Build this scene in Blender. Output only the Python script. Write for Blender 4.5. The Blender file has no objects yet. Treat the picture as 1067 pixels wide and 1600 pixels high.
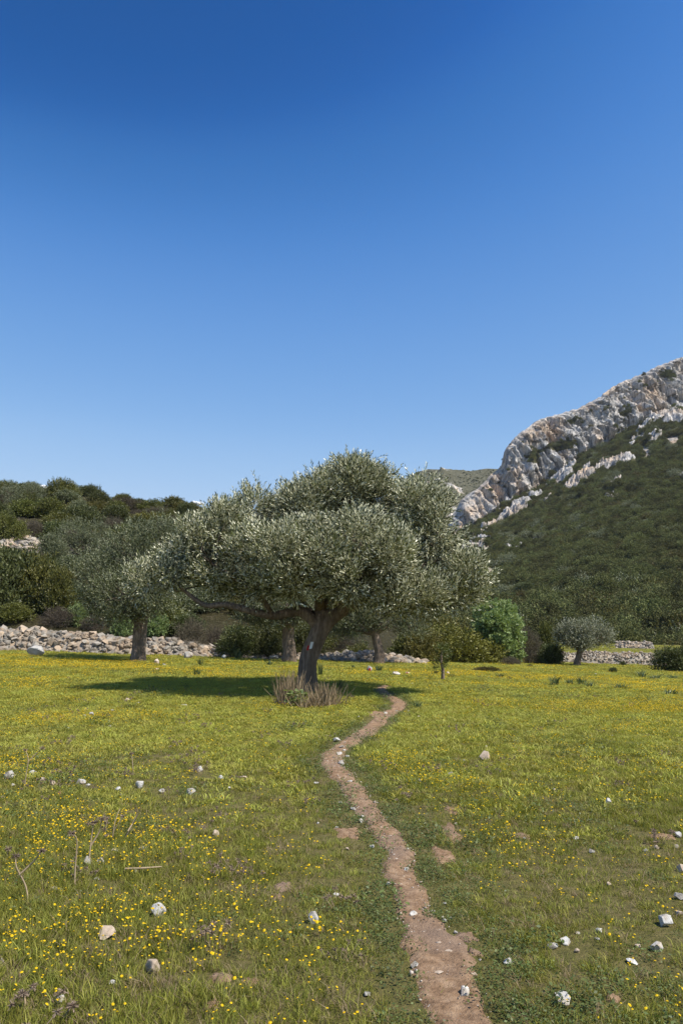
import bpy, bmesh, math, random
import numpy as np
from mathutils import Vector, Matrix

random.seed(7)
RNG = np.random.default_rng(11)
SC = bpy.context.scene
COL = SC.collection

# ------------------------------------------------------------------ camera, sky, sun, exposure
FPX = 1225.0                       # focal length in photo pixels (1600 high)
EYE = 1.6
PITCH = math.atan(185.0 / FPX)     # horizon sits at row 985
cam_d = bpy.data.cameras.new('camera')
cam_d.sensor_fit = 'VERTICAL'
cam_d.sensor_height = 24.0
cam_d.lens = 24.0 * FPX / 1600.0
cam_d.clip_start = 0.1
cam_d.clip_end = 8000.0
cam = bpy.data.objects.new('camera', cam_d)
cam.location = (0, 0, EYE)
cam.rotation_euler = (math.radians(90) + PITCH, 0, 0)
COL.objects.link(cam)
SC.camera = cam

SUN = Vector((0.60, -0.36, 1.0)).normalized()
SUN_EL = math.asin(SUN.z)
SUN_AZ = math.atan2(SUN.x, SUN.y)
world = bpy.data.worlds.new('World')
SC.world = world
world.use_nodes = True
wn = world.node_tree
for n in list(wn.nodes):
    wn.nodes.remove(n)
sky = wn.nodes.new('ShaderNodeTexSky')
sky.sky_type = 'NISHITA'
sky.sun_disc = False
sky.sun_elevation = SUN_EL
sky.sun_rotation = SUN_AZ
sky.altitude = 0.0
sky.air_density = 1.0
sky.dust_density = 0.0
sky.ozone_density = 4.0
EXPOSURE = 0.35
bg = wn.nodes.new('ShaderNodeBackground')
bg.inputs['Strength'].default_value = 0.10
wo = wn.nodes.new('ShaderNodeOutputWorld')
# the camera's deep-blue response: one tone curve per channel over the whole sky
sep = wn.nodes.new('ShaderNodeSeparateColor'); com = wn.nodes.new('ShaderNodeCombineColor')
wn.links.new(sky.outputs[0], sep.inputs[0])
for ch, pts in enumerate([
        [(0, 0), (.077, .008), (.087, .034), (.111, .110), (.160, .222), (.213, .345), (.40, .60), (1, .85)],
        [(0, 0), (.080, .04), (.139, .097), (.157, .170), (.197, .297), (.277, .440), (.355, .558), (.60, .75), (1, .90)],
        [(0, 0), (.18, .14), (.277, .366), (.307, .509), (.367, .687), (.474, .799), (.558, .863), (.75, .93), (1, .97)]]):
    dv = wn.nodes.new('ShaderNodeMath'); dv.operation = 'MULTIPLY'; dv.inputs[1].default_value = 0.1
    fc = wn.nodes.new('ShaderNodeFloatCurve'); cv = fc.mapping.curves[0]
    cv.points[0].location = pts[0]; cv.points[-1].location = pts[-1]
    for p_ in pts[1:-1]: cv.points.new(*p_)
    for p_ in cv.points: p_.handle_type = 'AUTO_CLAMPED'
    fc.mapping.update()
    ml = wn.nodes.new('ShaderNodeMath'); ml.operation = 'MULTIPLY'; ml.inputs[1].default_value = 10.0 * 2 ** -EXPOSURE
    wn.links.new(sep.outputs[ch], dv.inputs[0]); wn.links.new(dv.outputs[0], fc.inputs['Value'])
    wn.links.new(fc.outputs[0], ml.inputs[0]); wn.links.new(ml.outputs[0], com.inputs[ch])
wn.links.new(com.outputs[0], bg.inputs[0])
wn.links.new(bg.outputs[0], wo.inputs[0])

sun_d = bpy.data.lights.new('sun', 'SUN')
sun_d.energy = 5.0
sun_d.angle = math.radians(0.5)
sun_d.color = (1.0, 0.93, 0.82)
sun = bpy.data.objects.new('sun', sun_d)
sun.rotation_euler = (-SUN).to_track_quat('-Z', 'Y').to_euler()
sun.location = (40, -20, 60)
COL.objects.link(sun)

vs = SC.view_settings
vs.view_transform = 'Standard'
vs.look = 'None'
vs.exposure = EXPOSURE
vs.gamma = 1.0
vs.use_curve_mapping = False

# ------------------------------------------------------------------ numeric helpers
_P = np.random.default_rng(3).permutation(256)
_P = np.concatenate([_P, _P, _P])
_G = np.random.default_rng(4).normal(size=(256, 3))
_G /= np.linalg.norm(_G, axis=1, keepdims=True)

def perlin(x, y, z=0.0):
    x, y, z = np.broadcast_arrays(np.asarray(x, float), np.asarray(y, float), np.asarray(z, float))
    xi = np.floor(x).astype(int); yi = np.floor(y).astype(int); zi = np.floor(z).astype(int)
    xf = x - xi; yf = y - yi; zf = z - zi
    f = lambda t: t * t * t * (t * (t * 6 - 15) + 10)
    u, v, w = f(xf), f(yf), f(zf)
    def g(i, j, k):
        h = _P[(_P[(_P[(xi + i) & 255] + yi + j) & 255] + zi + k) & 255]
        gr = _G[h]
        return gr[..., 0] * (xf - i) + gr[..., 1] * (yf - j) + gr[..., 2] * (zf - k)
    l = lambda a, b, t: a + t * (b - a)
    return l(l(l(g(0,0,0), g(1,0,0), u), l(g(0,1,0), g(1,1,0), u), v),
             l(l(g(0,0,1), g(1,0,1), u), l(g(0,1,1), g(1,1,1), u), v), w) * 1.5

def fbm(x, y, z=0.0, o=4, ridged=False):
    s = 0.0; a = 1.0; t = 0.0
    for i in range(o):
        n = perlin(np.asarray(x) * 2**i + i * 17.3, np.asarray(y) * 2**i - i * 9.1, np.asarray(z) * 2**i + i * 4.7)
        if ridged:
            n = 1 - 2 * np.abs(n)
        s = s + a * n; t += a; a *= 0.5
    return s / t

def blocks(x, y, z, seed=0):
    """one random value and one random tilt per jittered cell: angular blocks"""
    x, y, z = np.broadcast_arrays(np.asarray(x, float), np.asarray(y, float), np.asarray(z, float))
    xi = np.floor(x).astype(int); yi = np.floor(y).astype(int); zi = np.floor(z).astype(int)
    best = np.full(x.shape, 1e9); val = np.zeros(x.shape); sec = np.full(x.shape, 1e9)
    for i in (-1, 0, 1):
        for j in (-1, 0, 1):
            for k in (-1, 0, 1):
                h = _P[(_P[(_P[(xi + i + seed) & 255] + yi + j) & 255] + zi + k) & 255]
                g = _G[h]; h2 = _P[h + 31]
                cx = xi + i + .5 + .42 * g[..., 0]; cy = yi + j + .5 + .42 * g[..., 1]; cz = zi + k + .5 + .42 * g[..., 2]
                d = (x - cx) ** 2 + (y - cy) ** 2 + (z - cz) ** 2
                t = _G[h2]
                v = (h2 / 255. - .5) + .85 * (t[..., 0] * (x - cx) + t[..., 1] * (y - cy) + t[..., 2] * (z - cz))
                n = d < best
                sec = np.where(n, best, np.minimum(sec, d)); val = np.where(n, v, val); best = np.where(n, d, best)
    return val, np.sqrt(sec) - np.sqrt(best)

def sstep(a, b, x):
    t = np.clip((np.asarray(x, float) - a) / (b - a), 0, 1)
    return t * t * (3 - 2 * t)

def ray(px, py):
    """direction of the line of sight through a photo pixel, scaled so that y = 1"""
    u = (np.asarray(px, float) - 533.5) / FPX
    v = (800.0 - np.asarray(py, float)) / FPX
    dy = math.cos(PITCH) - v * math.sin(PITCH)
    dz = math.sin(PITCH) + v * math.cos(PITCH)
    return u / dy, dz / dy

def G(x, y):
    """height of the meadow"""
    x = np.asarray(x, float); y = np.asarray(y, float)
    z = -0.035 * np.clip(x, -26, 30) * sstep(10, 35, y)
    z = z + 0.035 * perlin(x * 0.35, y * 0.35, 2.2) + 0.06 * perlin(x * 0.09, y * 0.09, 7.7)
    return z

def hill_w(x, y):
    a = x / np.maximum(y, 20.0) * 100.0
    return 1.0 - sstep(-20, 17, a) * 0.98 + 0.12 * sstep(-20, -45, a)

WALL_Y = lambda x: 43.5 + 0.10 * np.asarray(x, float) + 0.0 * np.asarray(x, float)
def Hh(x, y):
    """height of the hillside behind the dry stone wall"""
    x = np.asarray(x, float); y = np.asarray(y, float)
    d = y - WALL_Y(x)
    up = 0.9 * sstep(-1.5, 1.5, d) + 0.285 * np.clip(d, 0, 52) - 0.05 * np.clip(d - 52, 0, 200)
    up = up + 0.9 * perlin(x * 0.09, y * 0.09, 1.1) * sstep(3, 15, d) + 0.35 * perlin(x * 0.3, y * 0.3, 5.1) * sstep(2, 8, d)
    return G(x, y) - 0.5 + hill_w(x, y) * up

def hit(px, py, H=G, y0=2.5, y1=400.0):
    """world point where a line of sight meets a height function"""
    rx, rz = ray(px, py)
    ys = np.geomspace(y0, y1, 4000)
    below = (EYE + rz * ys) < H(rx * ys, ys)
    i = int(np.argmax(below)) if below.any() else len(ys) - 1
    y = ys[i]
    return float(rx * y), float(y), float(H(rx * y, y))

def grd(px, py):
    x, y, z = hit(px, py)
    return x, y, z

# ------------------------------------------------------------------ mesh helpers
def make_mesh(name, V, F, tint=None, mat_idx=None, smooth=False, attr=None):
    V = np.asarray(V, np.float32)
    me = bpy.data.meshes.new(name)
    if isinstance(F, np.ndarray):
        n, k = F.shape
        me.vertices.add(len(V)); me.vertices.foreach_set('co', V.ravel())
        me.loops.add(n * k); me.loops.foreach_set('vertex_index', F.astype(np.int32).ravel())
        me.polygons.add(n)
        me.polygons.foreach_set('loop_start', np.arange(0, n * k, k, dtype=np.int32))
        me.polygons.foreach_set('loop_total', np.full(n, k, np.int32))
    else:
        me.from_pydata([tuple(v) for v in V], [], F)
    if mat_idx is not None:
        me.polygons.foreach_set('material_index', np.asarray(mat_idx, np.int32))
    if smooth:
        me.polygons.foreach_set('use_smooth', np.ones(len(me.polygons), bool))
    me.update(calc_edges=True)
    me.validate()
    if tint is not None:
        a = me.attributes.new('tint', 'FLOAT', 'FACE')
        a.data.foreach_set('value', np.asarray(tint, np.float32))
    if attr:
        for k2, val in attr.items():
            a = me.attributes.new(k2, 'FLOAT', 'POINT')
            a.data.foreach_set('value', np.asarray(val, np.float32))
    return me

def add(name, me, mats=(), parent=None, loc=None, label=None, cat=None, group=None, kind=None):
    o = bpy.data.objects.new(name, me)
    COL.objects.link(o)
    if me is not None:
        for m in (mats if isinstance(mats, (list, tuple)) else [mats]):
            if m.name not in [x.name for x in me.materials if x]:
                me.materials.append(m)
    if parent is not None:
        o.parent = parent
    if loc is not None:
        o.location = loc
    tag(o, label, cat, group, kind)
    return o

def tag(o, label=None, cat=None, group=None, kind=None):
    if label: o['label'] = label
    if cat: o['category'] = cat
    if group: o['group'] = group
    if kind: o['kind'] = kind
    return o

def grid_faces(nr, nc):
    i = np.arange(nr - 1)[:, None] * nc + np.arange(nc - 1)[None, :]
    return np.stack([i, i + 1, i + nc + 1, i + nc], -1).reshape(-1, 4)

def tube(pts, rad, sides=8, rough=0.0, seed=0, sub=6):
    """tapered, smoothly bent tube with an uneven bark surface; quads only"""
    P = np.asarray(pts, float); R = np.asarray(rad, float)
    n = len(P)
    tt = np.linspace(0, n - 1, (n - 1) * sub + 1)
    def cr(A):
        out = []
        for t in tt:
            i = min(int(t), n - 2); f = t - i
            p0, p1, p2, p3 = A[max(i - 1, 0)], A[i], A[i + 1], A[min(i + 2, n - 1)]
            out.append(0.5 * (2 * p1 + (p2 - p0) * f + (2 * p0 - 5 * p1 + 4 * p2 - p3) * f * f + (3 * p1 - p0 - 3 * p2 + p3) * f ** 3))
        return np.array(out)
    C = cr(P); rr = np.maximum(np.interp(tt, np.arange(n), R), 0.002)
    T = np.gradient(C, axis=0); T /= np.linalg.norm(T, axis=1, keepdims=True) + 1e-9
    ref = np.array([0.31, 0.9, 0.27])
    A = np.cross(T, ref); A /= np.linalg.norm(A, axis=1, keepdims=True) + 1e-9
    B = np.cross(T, A)
    th = np.linspace(0, 2 * np.pi, sides, endpoint=False)
    V = C[:, None, :] + rr[:, None, None] * (np.cos(th)[None, :, None] * A[:, None, :] + np.sin(th)[None, :, None] * B[:, None, :])
    if rough > 0:
        s = np.arange(len(C))[:, None] * 0.25
        k = 1 + rough * (fbm(np.cos(th)[None, :] * 2.2 + seed, np.sin(th)[None, :] * 2.2, s * 0.6 + seed, 3)
                         + 0.6 * perlin(np.cos(th)[None, :] * 4 + seed, np.sin(th)[None, :] * 4, s * 0.35))
        V = C[:, None, :] + (V - C[:, None, :]) * k[..., None]
    nr = len(C)
    i = np.arange(nr - 1)[:, None] * sides + np.arange(sides)[None, :]
    j = np.arange(nr - 1)[:, None] * sides + (np.arange(sides)[None, :] + 1) % sides
    F = np.stack([i, j, j + sides, i + sides], -1).reshape(-1, 4)
    return V.reshape(-1, 3), F

class Bag:
    """collects quads with a tint and a material index"""
    def __init__(s): s.V = []; s.F = []; s.T = []; s.M = []; s.n = 0
    def put(s, V, F, t=0.5, m=0):
        if len(V) == 0: return
        s.V.append(V); s.F.append(F + s.n); s.n += len(V)
        s.T.append(np.broadcast_to(np.asarray(t, float), (len(F),))); s.M.append(np.full(len(F), m))
    def mesh(s, name, smooth=False):
        return make_mesh(name, np.concatenate(s.V), np.concatenate(s.F), np.concatenate(s.T), np.concatenate(s.M), smooth)

def unit(v):
    return v / (np.linalg.norm(v, axis=-1, keepdims=True) + 1e-9)

def sprig(n, length, ll, lw, ang, rng, droop=0.0):
    """a twig's worth of leaves, each one bent quad pair"""
    V = []; F = []
    for i in range(n):
        f = (i + 0.6) / n
        base = np.array([0, 0, length * f])
        az = i * 2.4 + rng.uniform(-.4, .4)
        a = ang * rng.uniform(0.7, 1.3) * (1 - 0.35 * f)
        d = np.array([math.sin(a) * math.cos(az), math.sin(a) * math.sin(az), math.cos(a)])
        s = unit(np.cross(d, rng.normal(size=3)))
        L = ll * rng.uniform(0.75, 1.2)
        k = len(V)
        mid = base + d * L * 0.5
        V += [base, mid + s * lw * .5, base + d * L + np.array([0, 0, -droop * L]), mid - s * lw * .5]
        F.append([k, k + 1, k + 2, k + 3])
    return np.array(V), np.array(F)

def scatter(bag, protos, pos, dirs, scl, rng, tint, m=0):
    pos = np.asarray(pos); n = len(pos)
    which = rng.integers(0, len(protos), n)
    z = unit(dirs)
    r = unit(np.cross(z, rng.normal(size=(n, 3))))
    b = np.cross(z, r)
    for k, (V, F) in enumerate(protos):
        s = which == k
        if not s.any(): continue
        M = np.stack([r[s], b[s], z[s]], 1)              # rows are the axes
        W = np.einsum('vi,nij->nvj', V, M) * scl[s][:, None, None] + pos[s][:, None, :]
        nn = s.sum(); nv = len(V)
        FF = F[None] + (np.arange(nn) * nv)[:, None, None]
        t = np.repeat(tint[s], len(F)) + rng.uniform(-.15, .15, nn * len(F))
        bag.put(W.reshape(-1, 3), FF.reshape(-1, F.shape[1]), t, m)

def lobes_points(lobes, n, rng, inner=0.55, power=0.45, clump=0.0, kclump=12, gap=None, pockets=()):
    """points (and outward directions) in the outer shells of a set of ellipsoids, gathered in clumps"""
    L = np.array([[*c, *r] for c, r in lobes])
    w = (L[:, 3] * L[:, 4] + L[:, 4] * L[:, 5] + L[:, 3] * L[:, 5]); w /= w.sum()
    m = max(1, n // kclump) if clump > 0 else n
    m2 = int(m * 5)
    li = rng.choice(len(L), m2, p=w)
    d = unit(rng.normal(size=(m2, 3)))
    rad = inner + (1 - inner) * rng.uniform(0, 1, m2) ** power
    P = L[li, :3] + d * L[li, 3:] * rad[:, None]
    # drop those buried deep in another lobe
    deep = np.zeros(m2, bool)
    for c in L:
        q = np.linalg.norm((P - c[:3]) / c[3:], axis=1)
        deep |= q < inner * 0.82
    for c, rr in pockets:                      # open hollows between the boughs
        deep |= np.linalg.norm((P - np.array(c)) / np.array(rr), axis=1) < 1
    P = P[~deep][:int(m * (1.5 if gap else 1))]; d = unit((d / L[li, 3:])[~deep][:int(m * (1.5 if gap else 1))])
    if gap is not None:
        g = fbm(P[:, 0] * gap, P[:, 1] * gap, P[:, 2] * gap, 2) > -.03
        P, d = P[g], d[g]
    if clump <= 0:
        return P, d, np.zeros(len(P))
    k = kclump
    off = rng.normal(size=(len(P), k, 3)) * clump * np.array([1, 1, 0.8])
    tone = rng.uniform(-1, 1, len(P))
    Q = (P[:, None] + off).reshape(-1, 3)
    D = (np.repeat(d, k, 0) + unit(off.reshape(-1, 3)) * 0.7)
    return Q, D, np.repeat(tone, k)

# ------------------------------------------------------------------ materials
def new_mat(name):
    m = bpy.data.materials.new(name); m.use_nodes = True
    nt = m.node_tree
    for n in list(nt.nodes): nt.nodes.remove(n)
    out = nt.nodes.new('ShaderNodeOutputMaterial')
    return m, nt, out

def N(nt, t, **kw):
    n = nt.nodes.new(t)
    for k, v in kw.items():
        if k in n.inputs: n.inputs[k].default_value = v
        else: setattr(n, k, v)
    return n

def ramp(nt, fac, stops):
    r = nt.nodes.new('ShaderNodeValToRGB')
    e = r.color_ramp.elements
    while len(e) > 1: e.remove(e[-1])
    e[0].position = stops[0][0]; e[0].color = (*stops[0][1], 1)
    for p, c in stops[1:]:
        q = e.new(p); q.color = (*c, 1)
    if fac is not None: nt.links.new(fac, r.inputs[0])
    return r

def mixc(nt, fac, a, b, mode='MIX'):
    m = nt.nodes.new('ShaderNodeMix'); m.data_type = 'RGBA'; m.blend_type = mode
    for s, v in ((0, fac), (6, a), (7, b)):
        if hasattr(v, 'links'): nt.links.new(v, m.inputs[s])
        else: m.inputs[s].default_value = v if s == 0 else (*v, 1)
    return m.outputs[2]

def leaf_mat(name, dark, light, back=None, trans=0.25, rough=0.5, spec=0.4, obj_var=0.0):
    m, nt, out = new_mat(name)
    at = N(nt, 'ShaderNodeAttribute', attribute_name='tint')
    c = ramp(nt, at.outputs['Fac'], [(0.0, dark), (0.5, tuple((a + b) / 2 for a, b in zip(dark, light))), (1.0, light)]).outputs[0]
    if obj_var > 0:
        oi = N(nt, 'ShaderNodeObjectInfo')
        mr = N(nt, 'ShaderNodeMapRange'); mr.inputs['To Min'].default_value = 1 - obj_var; mr.inputs['To Max'].default_value = 1 + obj_var
        nt.links.new(oi.outputs['Random'], mr.inputs[0])
        hs = N(nt, 'ShaderNodeHueSaturation')
        nt.links.new(mr.outputs[0], hs.inputs['Value'])
        mr2 = N(nt, 'ShaderNodeMapRange'); mr2.inputs['To Min'].default_value = 0.485; mr2.inputs['To Max'].default_value = 0.515
        nt.links.new(oi.outputs['Random'], mr2.inputs[0]); nt.links.new(mr2.outputs[0], hs.inputs['Hue'])
        nt.links.new(c, hs.inputs['Color']); c = hs.outputs[0]
    if back:
        ge = N(nt, 'ShaderNodeNewGeometry')
        c = mixc(nt, ge.outputs['Backfacing'], c, back)
    p = N(nt, 'ShaderNodeBsdfPrincipled', Roughness=rough)
    p.inputs['Specular IOR Level'].default_value = spec
    nt.links.new(c, p.inputs['Base Color'])
    t = N(nt, 'ShaderNodeBsdfTranslucent')
    tc = mixc(nt, 1.0, c, (1.0, 1.0, 0.55), 'MULTIPLY')
    nt.links.new(tc, t.inputs['Color'])
    x = N(nt, 'ShaderNodeMixShader'); x.inputs[0].default_value = trans
    nt.links.new(p.outputs[0], x.inputs[1]); nt.links.new(t.outputs[0], x.inputs[2])
    nt.links.new(x.outputs[0], out.inputs[0])
    return m

def rough_mat(name, stops, scale=3.0, bump=0.4, bscale=20.0, rough=0.9, detail=6.0, stretch=(1, 1, 1), extra=None, bdist=0.02, coord='Object', obj_var=0.0):
    m, nt, out = new_mat(name)
    tc = N(nt, 'ShaderNodeTexCoord')
    mp = N(nt, 'ShaderNodeMapping'); mp.inputs['Scale'].default_value = stretch
    nt.links.new(tc.outputs[coord], mp.inputs[0])
    vec = mp.outputs[0]
    if obj_var > 0 or obj_var < 0:
        oi = N(nt, 'ShaderNodeObjectInfo')
        ad = N(nt, 'ShaderNodeVectorMath', operation='ADD')
        sc = N(nt, 'ShaderNodeMath', operation='MULTIPLY'); sc.inputs[1].default_value = 57.0
        nt.links.new(oi.outputs['Random'], sc.inputs[0])
        nt.links.new(vec, ad.inputs[0]); nt.links.new(sc.outputs[0], ad.inputs[1])
        vec = ad.outputs[0]
    n1 = N(nt, 'ShaderNodeTexNoise', Scale=scale, Detail=detail, Roughness=0.62)
    nt.links.new(vec, n1.inputs['Vector'])
    c = ramp(nt, n1.outputs[0], stops).outputs[0]
    if extra:
        e_scale, lo, hi, col, amt = extra
        n2 = N(nt, 'ShaderNodeTexNoise', Scale=e_scale, Detail=4.0)
        nt.links.new(vec, n2.inputs['Vector'])
        r2 = ramp(nt, n2.outputs[0], [(lo, (0, 0, 0)), (hi, (amt, amt, amt))])
        c = mixc(nt, r2.outputs[0], c, col)
    if obj_var > 0:
        hs = N(nt, 'ShaderNodeHueSaturation')
        mr = N(nt, 'ShaderNodeMapRange'); mr.inputs['To Min'].default_value = 1 - obj_var; mr.inputs['To Max'].default_value = 1 + obj_var
        nt.links.new(oi.outputs['Random'], mr.inputs[0]); nt.links.new(mr.outputs[0], hs.inputs['Value'])
        nt.links.new(c, hs.inputs['Color']); c = hs.outputs[0]
    p = N(nt, 'ShaderNodeBsdfPrincipled', Roughness=rough)
    p.inputs['Specular IOR Level'].default_value = 0.2
    nt.links.new(c, p.inputs['Base Color'])
    n3 = N(nt, 'ShaderNodeTexNoise', Scale=bscale, Detail=8.0, Roughness=0.65)
    nt.links.new(vec, n3.inputs['Vector'])
    b = N(nt, 'ShaderNodeBump', Strength=bump, Distance=bdist)
    nt.links.new(n3.outputs[0], b.inputs['Height']); nt.links.new(b.outputs[0], p.inputs['Normal'])
    nt.links.new(p.outputs[0], out.inputs[0])
    return m

M = {}
M['meadow'] = rough_mat('meadow_soil', [(0.25, (0.075, 0.070, 0.024)), (0.45, (0.130, 0.115, 0.036)), (0.6, (0.19, 0.155, 0.060)), (0.75, (0.24, 0.18, 0.10))],
                        scale=14.0, bump=1.0, bscale=60.0, bdist=0.03, extra=(0.31, 0.42, 0.62, (0.15, 0.145, 0.030), 0.4))
M['path'] = rough_mat('trodden_earth', [(0.3, (0.155, 0.092, 0.051)), (0.47, (0.275, 0.172, 0.099)), (0.66, (0.385, 0.260, 0.162))],
                      scale=16.0, bump=1.0, bscale=60.0, bdist=0.02, extra=(1.3, 0.50, 0.70, (0.26, 0.185, 0.135), 0.8))
M['limestone'] = rough_mat('limestone', [(0.25, (0.27, 0.26, 0.24)), (0.45, (0.45, 0.435, 0.405)), (0.65, (0.60, 0.58, 0.54))],
                           scale=2.6, bump=0.6, bscale=9.0, bdist=0.012, extra=(1.6, 0.47, 0.70, (0.34, 0.27, 0.19), 0.85), obj_var=0.25)
M['grit'] = rough_mat('path_grit', [(0.3, (0.27, 0.20, 0.14)), (0.5, (0.42, 0.35, 0.28)), (0.7, (0.58, 0.54, 0.48))], scale=30.0, bump=0.1, bscale=200.0, bdist=0.001)
M['tan_stone'] = rough_mat('tan_stone', [(0.2, (0.32, 0.25, 0.18)), (0.5, (0.48, 0.38, 0.28)), (0.75, (0.60, 0.51, 0.41))],
                           scale=2.6, bump=0.6, bscale=9.0, bdist=0.012, obj_var=0.12)
M['rust_stone'] = rough_mat('rust_stone', [(0.2, (0.25, 0.12, 0.06)), (0.75, (0.42, 0.23, 0.13))], scale=9.0, bump=0.6, bscale=30.0, bdist=0.02)
M['wall_stone'] = rough_mat('wall_stone', [(0.2, (0.12, 0.11, 0.095)), (0.45, (0.25, 0.228, 0.192)), (0.7, (0.385, 0.35, 0.30))],
                            scale=3.0, bump=0.8, bscale=12.0, bdist=0.04, extra=(1.1, 0.42, 0.62, (0.40, 0.30, 0.205), 0.85), obj_var=0.3)
M['bark'] = rough_mat('olive_bark', [(0.25, (0.08, 0.058, 0.044)), (0.5, (0.235, 0.178, 0.135)), (0.72, (0.40, 0.315, 0.245))],
                      scale=14.0, bump=1.0, bscale=22.0, bdist=0.09, stretch=(1, 1, 0.22), extra=(2.5, .5, .62, (0.13, 0.098, 0.072), .7))
M['twig'] = rough_mat('twig_bark', [(0.3, (0.09, 0.07, 0.05)), (0.7, (0.20, 0.165, 0.125))], scale=12.0, bump=0.3)
M['straw'] = leaf_mat('dry_straw', (0.20, 0.145, 0.085), (0.44, 0.34, 0.22), trans=0.2, rough=0.8, spec=0.1)
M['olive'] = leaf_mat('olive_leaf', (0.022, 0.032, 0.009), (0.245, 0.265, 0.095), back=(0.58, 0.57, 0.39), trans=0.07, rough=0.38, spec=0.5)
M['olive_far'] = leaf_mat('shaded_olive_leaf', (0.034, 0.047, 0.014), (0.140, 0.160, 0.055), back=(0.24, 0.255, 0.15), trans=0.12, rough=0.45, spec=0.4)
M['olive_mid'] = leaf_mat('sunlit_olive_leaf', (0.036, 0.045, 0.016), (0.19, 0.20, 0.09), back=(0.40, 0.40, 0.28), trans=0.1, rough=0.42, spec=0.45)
M['lentisk'] = leaf_mat('lentisk_leaf', (0.055, 0.066, 0.012), (0.175, 0.172, 0.036), trans=0.2, rough=0.5, obj_var=0.2)
M['yellow_shrub'] = leaf_mat('yellowish_leaf', (0.065, 0.062, 0.012), (0.17, 0.145, 0.030), trans=0.22, rough=0.55, obj_var=0.2)
M['mastic'] = leaf_mat('mastic_leaf', (0.080, 0.080, 0.016), (0.225, 0.20, 0.042), trans=0.2, rough=0.5, obj_var=0.12)
M['bright'] = leaf_mat('bright_leaf', (0.13, 0.19, 0.06), (0.35, 0.44, 0.18), trans=0.32, rough=0.5, obj_var=0.1)
M['grey_shrub'] = leaf_mat('grey_twigs', (0.07, 0.06, 0.042), (0.17, 0.145, 0.105), trans=0.12, rough=0.8, spec=0.1, obj_var=0.2)
M['dark_shrub'] = leaf_mat('dark_leaf', (0.042, 0.054, 0.015), (0.128, 0.142, 0.042), trans=0.18, rough=0.5, obj_var=0.2)
M['scrub'] = leaf_mat('maquis_leaf', (0.066, 0.077, 0.024), (0.180, 0.182, 0.066), trans=0.15, rough=0.7, spec=.15, obj_var=0.38)
M['grass'] = leaf_mat('grass_blade', (0.092, 0.114, 0.019), (0.43, 0.415, 0.080), trans=0.35, rough=0.55, spec=0.25, obj_var=0.22)
M['herb'] = leaf_mat('herb_leaf', (0.055, 0.085, 0.020), (0.165, 0.200, 0.055), trans=0.3, rough=0.5, obj_var=0.2)
M['asphodel'] = leaf_mat('strap_leaf', (0.045, 0.075, 0.030), (0.13, 0.18, 0.075), trans=0.25, rough=0.45)
M['petal'] = leaf_mat('yellow_petal', (0.74, 0.44, 0.010), (0.88, 0.62, 0.02), trans=0.25, rough=0.6, spec=0.1)
M['head'] = leaf_mat('dry_seed_head', (0.17, 0.125, 0.09), (0.33, 0.25, 0.19), trans=0.1, rough=0.9, spec=0.05)

def plain_mat(name, col, rough=0.8):
    return rough_mat(name, [(0.3, tuple(c * 0.8 for c in col)), (0.7, col)], scale=20.0, bump=0.2, rough=rough)
M['white_paint'] = plain_mat('white_paint', (0.8, 0.8, 0.78), 0.6)
M['red_paint'] = plain_mat('red_paint', (0.45, 0.03, 0.025), 0.6)
M['cloud'] = plain_mat('cloud_white', (0.72, 0.74, 0.78), 1.0)

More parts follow.
